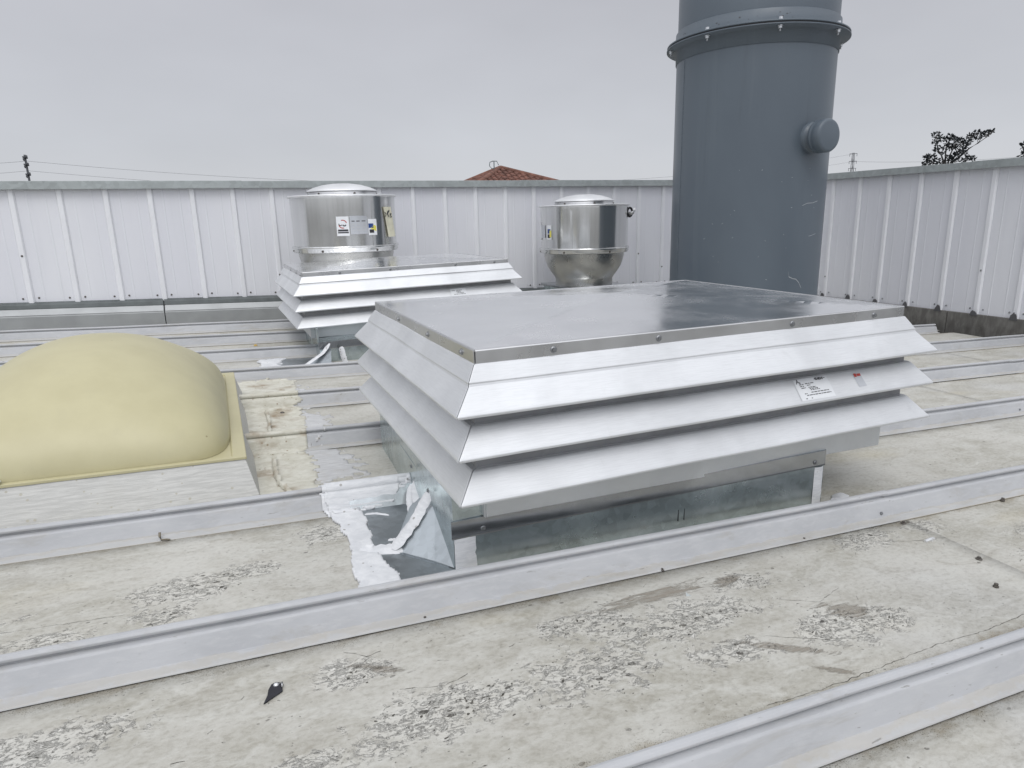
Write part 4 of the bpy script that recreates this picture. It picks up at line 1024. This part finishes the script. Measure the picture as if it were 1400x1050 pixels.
# ------------------------------------------------------------------ flakes and cracks in the coating (roof-local)
M_FLAKE = m_plain('coating_flake', (.50, .495, .455), .7, 0, .15, 80)
FP = [(1.11,.215,.075,.05,90),(1.24,.205,.065,.035,60),(.80,.35,.17,.05,150),(.62,.42,.09,.03,70),(1.06,.43,.06,.03,50),(.245,.27,.11,.05,110),(.36,.27,.06,.03,40),(.13,.43,.07,.03,50),(-.17,.87,.11,.045,110),
      (-.22,.76,.05,.03,30),(-.36,.42,.11,.04,70),(-.05,.91,.06,.03,30),(1.52,.50,.09,.03,50),(.56,.27,.14,.07,80),(-.65,.85,.1,.04,40),(.02,.20,.12,.05,50),(.5,.15,.2,.08,50)]
rs = random.Random(11); mfl = MB(); mpit = MB()
for (cx, cy, rx, ry, cnt) in FP:
    for q in range(int(cnt*.8)):
        a = rs.uniform(0, 6.283); r_ = rs.random()**.6*1.2; x = cx+rx*r_*math.cos(a); y = cy+ry*r_*math.sin(a)
        n = rs.randint(7, 10); L_ = .0015+.006*rs.random()**2; st_ = rs.uniform(1.2, 3.2); ro = rs.gauss(.45, .5)
        lift = rs.uniform(.0, .0016); ta = rs.uniform(3.5, 5.9); pts = []; bt = []
        for k in range(n):
            b_ = 6.283*k/n+rs.uniform(-.3, .3); kk = rs.uniform(.55, 1.2); u_ = L_*st_*math.cos(b_)*kk; v_ = L_*math.sin(b_)*kk
            X = x+u_*math.cos(ro)-v_*math.sin(ro); Y = y+u_*math.sin(ro)+v_*math.cos(ro); z0 = pan_z(X, Y)
            pts.append((X, Y, z0+.0005+lift*max(0, math.cos(b_-ta)))); bt.append((X+.0006*math.cos(b_), Y+.0006*math.sin(b_), z0-.0006))
        if rs.random() < .36:
            X0, Y0 = x+L_*rs.uniform(-2, 2), y-L_*rs.uniform(.8, 2); w_ = .0005+L_*rs.uniform(.12, .34); l_ = .0008+L_*rs.uniform(.3, .9); n = 8; pp = []
            for k in range(n):
                kk = rs.uniform(.6, 1.2); u_ = l_*math.cos(6.283*k/n)*kk; v_ = w_*math.sin(6.283*k/n)*kk
                X = X0+u_*math.cos(ro)-v_*math.sin(ro); Y = Y0+u_*math.sin(ro)+v_*math.cos(ro); pp.append((X, Y, pan_z(X, Y)+.0005))
            mpit.add(pp, [tuple(range(n))])
o = mpit.build('coating_pits', m_plain('bare_pit', (.085, .08, .068), .9, 0, .3, 100), roof, fixn=False); tag(o, kind='stuff')
mcr = MB()
def crack(pts, w_=.0011, z_=.0053):
    out_ = []
    for (a, b_), (c, d_) in zip(pts, pts[1:]):
        L_ = math.hypot(c-a, d_-b_); k_ = max(2, int(L_/.008))
        for i in range(k_): out_.append((a+(c-a)*i/k_, b_+(d_-b_)*i/k_))
    out_.append(pts[-1]); vs = []
    for i, (x, y) in enumerate(out_):
        y += .004*noise.noise(Vector((x*60, y*60, 3)))+.002*noise.noise(Vector((x*220, 1, 3))); ww = w_*rs.uniform(.2, 1.3)
        vs += [(x, y-ww/2, pan_z(x, y)+.0006), (x, y+ww/2, pan_z(x, y)+.0006)]
    mcr.add(vs, [(2*i, 2*i+2, 2*i+3, 2*i+1) for i in range(len(out_)-1)])
crack([(.80,.072),(.95,.070),(1.1,.078),(1.25,.088),(1.42,.086),(1.6,.10),(1.9,.095)], .0012)
crack([(-.1,.068),(.1,.071),(.3,.067)], .0009); crack([(.12,.50),(.16,.47),(.19,.475)], .0016); crack([(1.25,.33),(1.16,.30),(1.08,.34)], .0008)
crack([(1.55,.47),(1.63,.44),(1.75,.42)], .001); crack([(1.78,.50),(1.82,.46),(1.80,.42)], .001); crack([(.95,.24),(1.05,.19),(1.12,.165)], .001)
crack([(-.9,.80),(-.6,.82),(-.3,.80)], .0008); crack([(.2,.35),(.28,.33),(.33,.345)], .001)
for q in range(60):
    x, y = rs.uniform(-.6, 1.9), rs.uniform(.09, .52) if q % 3 else rs.uniform(.70, 1.12)
    if x > .2 and y > .6: continue
    l_ = rs.uniform(.004, .022); an = rs.gauss(.3, .5); crack([(x, y), (x+l_*math.cos(an), y+l_*math.sin(an))], .0012)
for (cx, cy, rx, ry, cnt) in FP:
    for q in range(int(cnt*.16)):
        a = rs.uniform(0, 6.283); r_ = rs.random()**.6*1.1; x = cx+rx*r_*math.cos(a); y = cy+ry*r_*math.sin(a); an = rs.gauss(.6, .9); cu = rs.gauss(0, 1.3); st_ = rs.uniform(.0015, .0035); pts = []
        for k in range(rs.randint(4, 8)): pts.append((x, y)); x += st_*math.cos(an)*1.3; y += st_*math.sin(an); an += cu*.3
        crack(pts, rs.uniform(.0003, .0009))
o = mcr.build('coating_cracks', bpy.data.materials['bare_pit'], roof, fixn=False); tag(o, kind='stuff')

# ------------------------------------------------------------------ loose bits on the roof
def wp(x, y, z=0): return RM @ Vector((x, y, z))
t_ = empty('tape_scrap', wp(-.013, .425, .003), label='black pointed scrap of rubber with a shiny tip lying on the near roof pan', cat='scrap')
t_.matrix_world = RM @ Matrix.Translation((-.013, .425, .002)) @ Matrix.Rotation(rad(-4), 4, 'Z')
outl = [(-.018,-.030),(-.012,-.008),(-.011,.006),(-.006,.016),(.002,.021),(.010,.018),(.013,.010),(.014,-.004)]
m = MB(); n = len(outl); m.add([(x, y, .004+.003*(y > .01)) for x, y in outl]+[(x, y, .0015) for x, y in outl], [tuple(range(n)), tuple(range(2*n-1, n-1, -1))]+[(i, (i+1) % n, n+(i+1) % n, n+i) for i in range(n)])
m.build('rubber_strip', M_BLACK, t_, bevel=.0008)
m = MB(); m.lathe([(0, .009), (.003, .0085), (.0052, .006), (.0045, .0035)], n=14, c=(.0025, .014, 0)); m.build('shiny_tip', M_DOMEAL, t_)
m = MB(); m.tube([(.008, .016, .006), (.013, .014, .008), (.014, .008, .007), (.012, .006, .005)], .0022, 6); m.build('curled_end', M_SKIRT, t_)
def scrap(name, label, cat, x, y, build, mt, rz=0):
    e = build(); o = e.build(name, mt, None); o.matrix_world = RM @ Matrix.Translation((x, y, .002)) @ Matrix.Rotation(rz, 4, 'Z'); tag(o, label=label, cat=cat); return o
def foil():
    m = MB(); m.extr([(-.004, 0), (-.005, .004), (0, .007), (.004, .005), (.005, 0)], (-.016, 0, 0), (.012, .003, 0), lambda p, q: Vector((0, p, q)))
    m.box((.010, -.002, .001), (.024, .006, .005)); m.box((.004, -.006, 0), (.010, .002, .009)); return m
scrap('metal_offcut', 'small bright metal offcut on the near pan beside the sheet lap at right', 'offcut', 1.68, .423, foil, M_DOMEAL, .05)
def nut():
    m = MB(); m.lathe([(0, 0), (.0065, 0), (.0065, .004), (.0048, .005), (.0048, .010), (0, .011)], n=8, smooth=False); return m
scrap('loose_screw_head', 'dark loose screw head on the near pan right of the sheet lap', 'screw', 1.606, .196, nut, M_SCREWD)
scrap('loose_nut', 'dark round nut sitting at the foot of the seam, far right', 'nut', 2.16, .535, nut, M_SCREWD)
def cl():
    m = MB(); m.tube([(-.003, .012, .02), (-.003, .004, .012), (.0, 0, .004), (.014, -.003, .005), (.022, -.006, .004)], .0035, 6, .002); return m
scrap('bent_clip', 'small bent brown metal clip at the foot of the seam below the skylight', 'clip', -.262, 1.155, cl, m_plain('clip_brown', (.20, .175, .13), .6))
def shard():
    m = MB(); m.add([(0,0,0),(.015,-.004,0),(.004,.008,.007)], [(0,1,2)]); return m
scrap('metal_shard', 'tiny grey triangular metal shard standing on the scuffed near pan', 'shard', .885, .425, shard, M_CAPFL)
def blob():
    m = MB(); m.lathe([(0, .009), (.006, .008), (.012, .003), (.013, 0)], n=9); return m
for (x, y, lb, mt) in [(.115, 2.325, 'dark speck of debris on the pan right of the skylight corner', M_SCREWD), (.05, 4.13, 'small yellow flake on the roof left of the smaller ventilator', m_plain('yellow_flake', (.55, .36, .10), .7)),
                       (.05, 5.05, 'dark lump of debris under the back wall, left of the smaller ventilator', M_SCREWD)]:
    scrap('debris', lb, 'debris', x, y, blob, mt)

# ------------------------------------------------------------------ far things beyond the parapet
def eye(x, y, z): return Vector((x, y, z+EYE))
# hip-roofed house
ap_ = eye(14.34, 35, 2.50); house = empty('house', (14.34, 35, -6), label='house with a low red tiled hip roof showing above the back wall', cat='house')
ze = EYE+1.1
M_TILE = m_plain('red_roof_tile', (.15, .068, .05), .85, 0, .4, 3); M_HIP = m_plain('hip_tile', (.17, .078, .055), .8, 0, .3, 4)
xl, xrr, yf, yb = 14.34-3.2, 14.34+4.2, 35-3.1, 35+3.1
crn = [Vector((xl, yf, ze)), Vector((xrr, yf, ze)), Vector((xrr, yb, ze)), Vector((xl, yb, ze))]
for i in range(4):
    a, b_ = crn[i], crn[(i+1) % 4]; L_ = (b_-a).length; dv = (b_-a)/L_; mid = a+dv*((ap_-a).dot(dv)); slope = ap_-mid
    m = MB(); w_ = .30; nt_ = int(L_/w_)
    for q in range(nt_):
        c = (q+.5)*L_/nt_; sA = (ap_-a).dot(dv)
        f = c/sA if c < sA else (L_-c)/(L_-sA)
        p0 = a+dv*c; p1 = p0+slope*max(0, f-.01)
        nn3 = dv.cross(slope).normalized(); nn3 = nn3 if nn3.z > 0 else -nn3
        rows = max(1, int((p1-p0).length/.4)); 
        for r_ in range(rows):
            A_ = p0.lerp(p1, r_/rows)+nn3*.03; B_ = p0.lerp(p1, (r_+1)/rows)
            pr = [(-w_*.5, 0), (-w_*.34, .09), (0, .13), (w_*.34, .09), (w_*.5, 0)]
            vs = [A_+dv*u_+nn3*h for u_, h in pr]+[B_+dv*u_+nn3*h for u_, h in pr]
            m.add(vs, [(k, k+1, 5+k+1, 5+k) for k in range(4)]+[(0,1,2,3,4)])
    o = m.build('tiled_slope', M_TILE, None); setparent(o, house)
    m = MB(); m.tube([a+Vector((0,0,.08)), ap_+Vector((0,0,.08))], .13, 8); o = m.build('hip_ridge', M_HIP, None); setparent(o, house)
m = MB(); m.box((xl+.5, yf+.5, -6), (xrr-.5, yb-.5, ze-.05)); o = m.build('wall', m_plain('house_stucco', (.45, .42, .36), .9)); setparent(o, house)
m = MB()
p = eye(13.86, 34.7, 2.1); m.tube([p, p+Vector((0, 0, .80))], .028, 6)
m.tube([p+Vector((-.24, 0, .72)), p+Vector((-.26, 0, .55)), p+Vector((-.14, 0, .42)), p+Vector((0, 0, .42))], .022, 5); m.tube([p+Vector((-.1, 0, .80)), p+Vector((.16, 0, .80)), p+Vector((.26, 0, .60))], .022, 5)
m.tube([p+Vector((-.24, 0, .74)), p+Vector((-.06, 0, .80))], .02, 5)
o = m.build('antenna', m_plain('antenna_metal', (.12, .15, .16), .5), None); setparent(o, house)
# utility poles and wires
M_POLE = m_plain('pole_wood', (.09, .095, .105), .8)
pole = empty('utility_pole', (-18.17, 90, -6), label='dark weathered utility pole above the back wall at far left', cat='utility pole')
m = MB(); m.tube([(-18.17, 90, -6), (-18.17, 90, EYE+7.7)], .15, 10, .10); o = m.build('pole_shaft', M_POLE); setparent(o, pole)
for z_ in (7.35, 6.6, 5.6):
    m = MB(); m.box((-18.26, 89.2, EYE+z_), (-18.08, 90.8, EYE+z_+.13)); m.lathe([(.0, .4), (.10, .36), (.10, .1), (0, 0)], c=(-17.99, 89.8, EYE+z_-.1), n=8); m.lathe([(.0, .35), (.10, .3), (.10, .1), (0, 0)], c=(-18.33, 90.1, EYE+z_-.30), n=8)
    o = m.build('crossarm', M_POLE); setparent(o, pole)
pyl = empty('lattice_pylon', (103.7, 90, -6), label='distant thin power pylon just right of the grey stack', cat='pylon')
m = MB(); top = EYE+9.5
for sx, sy in ((-1,-1),(1,-1),(1,1),(-1,1)): m.tube([(103.7+sx*.4, 90+sy*.4, -6), (103.7+sx*.12, 90+sy*.12, top)], .045, 5)
for i in range(12):
    z0 = -6+i*1.3; f = 1-(z0+6)/(top+6); w_ = .10+.3*f; s_ = 1 if i % 2 else -1
    m.tube([(103.7-s_*w_, 90-w_, z0), (103.7+s_*w_*.93, 90-w_*.93, z0+1.3)], .02, 4); m.tube([(103.7-w_, 90-s_*w_, z0), (103.7-w_*.93, 90+s_*w_*.93, z0+1.3)], .02, 4)
o = m.build('lattice_mast', M_POLE); setparent(o, pyl)
for z_ in (9.35, 8.1, 6.9):
    m = MB(); dx, dy = .76*.95, -.65*.95
    m.tube([(103.7-dx*.65, 90-dy*.65, EYE+z_), (103.7+dx*.65, 90+dy*.65, EYE+z_)], .04, 5)
    for s_ in (-.6, .6): m.tube([(103.7+dx*s_, 90+dy*s_, EYE+z_), (103.7+dx*s_, 90+dy*s_, EYE+z_-.45)], .035, 4)
    o = m.build('crossarm', M_POLE); setparent(o, pyl)
def wire(a, b_, sag, r, label):
    pts = [Vector(a).lerp(Vector(b_), i/40)-Vector((0, 0, sag*4*(i/40)*(1-i/40))) for i in range(41)]
    m = MB(); m.tube(pts, r, 5); o = m.build('power_line', M_POLE); tag(o, label=label, cat='power line', group='overhead wires')
wire(eye(-18, 90, 7.05), eye(103.7, 90, 9.3), 3.6, .013, 'upper of the two long wires sagging right from the utility pole')
wire(eye(-18, 90, 6.05), eye(103.7, 90, 8.05), 3.6, .012, 'lower of the two long wires sagging right from the utility pole')
wire(eye(-18, 90, 7.05), eye(-80, 70, 5.6), 1.6, .013, 'upper wire running left out of the picture from the utility pole')
wire(eye(-18, 90, 6.05), eye(-80, 70, 4.6), 1.6, .012, 'lower wire running left out of the picture from the utility pole')
wire(eye(103.7, 90, 8.05), eye(130, 40, 10.5), 2.0, .016, 'faint wire running right from the distant pylon')

# trees: cluster centres measured in metres in the tree's own frame
M_LEAF = m_plain('dark_leaf', (.020, .026, .030), .55, 0, .4, 2); M_BARK = m_plain('bark', (.045, .042, .04), .9)
def leaf_tree(root_loc, side, clusters, label, limbs, nleaf=30, size=.13, trunk_r=.09, spread=.55):
    root = empty('tree', root_loc, label=label, cat='tree', group='dark trees beyond the right wall')
    side = Vector(side).normalized(); dep = Vector((0, 0, 1)).cross(side)
    m = MB()
    cl = []
    for (u_, z_, r_) in clusters:
        c = side*u_+dep*random.uniform(-spread, spread)+Vector((0, 0, z_)); cl.append(c)
        for i in range(int(nleaf*r_)):
            d_ = Vector((random.gauss(0, 1), random.gauss(0, 1), random.gauss(.25, .8))).normalized()
            p = c+d_*random.uniform(.0, .10)*r_; L_ = size*random.uniform(.7, 1.3); s_ = d_.cross(Vector((random.random(), random.random(), random.random()))).normalized()*L_*.24
            t1_ = p+d_*L_; md = p+d_*L_*.5
            m.add([p, md+s_, t1_, md-s_, ], [(0, 1, 2, 3)])
    o = m.build('foliage', M_LEAF, root, fixn=False)
    m = MB(); zb_ = -7
    m.tube([(0, 0, -6-root_loc[2]), side*.05+Vector((0, 0, -1.2))], trunk_r*2, 8, trunk_r)
    o = m.build('trunk', M_BARK, root)
    m = MB(); base = side*.05+Vector((0, 0, -1.2))
    for path in limbs:
        pts = [base]+[side*a+Vector((0, 0, b_)) for a, b_ in path]
        m.tube(pts, .045, 6, .012)
    for c in cl:
        # twig towards nearest limb point
        q = min(([side*a+Vector((0, 0, b_)) for path in limbs for a, b_ in path]), key=lambda v: (v-c).length-(.6 if v.z < c.z else 0))
        m.tube([q, q.lerp(c, .6)+Vector((0, 0, -.03)), c], .014, 4, .008)
    o = m.build('limbs', M_BARK, root)
    return root
TX = 30.; TY = 20.4; sidev = Vector((20.4, -30, 0)).normalized(); 
# pixel-free table: (across m, up m above the wall line, size)
s_ = 3.63/98/8.75*1.03
def cl_(L_): return [((x-560)*.00285, (600-y)*.0038, r) for x, y, r in L_]
C1 = cl_([(365,280,.7),(410,270,.7),(430,310,.7),(470,345,.8),(380,360,.5),(545,350,1),(590,325,1),(560,390,.8),(630,330,.6),(690,345,.9),(670,380,.7),(720,360,.5),(745,395,.9),(800,380,.9),(840,325,.9),(880,330,.6),(920,295,.8),(960,310,.6),(1000,305,.7),(1045,310,.7),(1085,290,.7),(1110,285,.4),(940,360,.4),(990,350,.4),
     (600,430,.9),(650,430,.8),(690,440,.7),(430,410,.6),(415,450,.4),(480,430,.5),(440,470,.4),(525,490,.6),(540,430,.6),(590,555,.9),(640,580,.8),(680,535,.9),(720,530,.6),(800,430,.9),(780,480,.7),(740,490,.5),(800,510,.4),(850,400,.5),
     (300,540,.8),(335,530,.8),(390,535,.8),(370,560,.6),(260,610,.7),(320,605,.8),(380,605,.7),(470,590,.8),(510,600,.6),(560,600,.7),(700,590,.7),(880,560,.8),(850,575,.7),(920,572,.7),(800,585,.6),(430,575,.4)])
def lm(L_): return [[((x-560)*.00285, (600-y)*.0038) for x, y in p] for p in L_]
tree1 = leaf_tree(tuple(eye(30, 21.15, 1.90)), sidev, C1, 'sparse dark leafy tree with open branches above the right wall', lm([[(540,600),(500,520),(440,450),(420,380),(400,300)],[(560,600),(550,500),(560,400),(590,330)],[(600,600),(620,500),(650,440),(690,370)],[(650,600),(740,560),(770,500),(800,420),(840,340)],[(660,600),(760,530),(850,460),(950,410),(1050,350),(1120,290)],[(500,640),(400,600),(340,550)],[(700,640),(800,600),(880,570)],[(640,600),(700,500),(760,400)]]))
C2 = cl_([(540,480,1),(580,460,1),(600,520,1),(560,560,.9),(640,480,1),(660,560,1),(700,500,1),(620,600,1),(700,600,1),(760,560,1),(780,480,1)])
leaf_tree(tuple(eye(30, 17.9, 1.80)), sidev, C2, 'small dark tree top cut by the right edge of the picture', lm([[(600,620),(580,500)],[(660,620),(700,520)]]), 40)
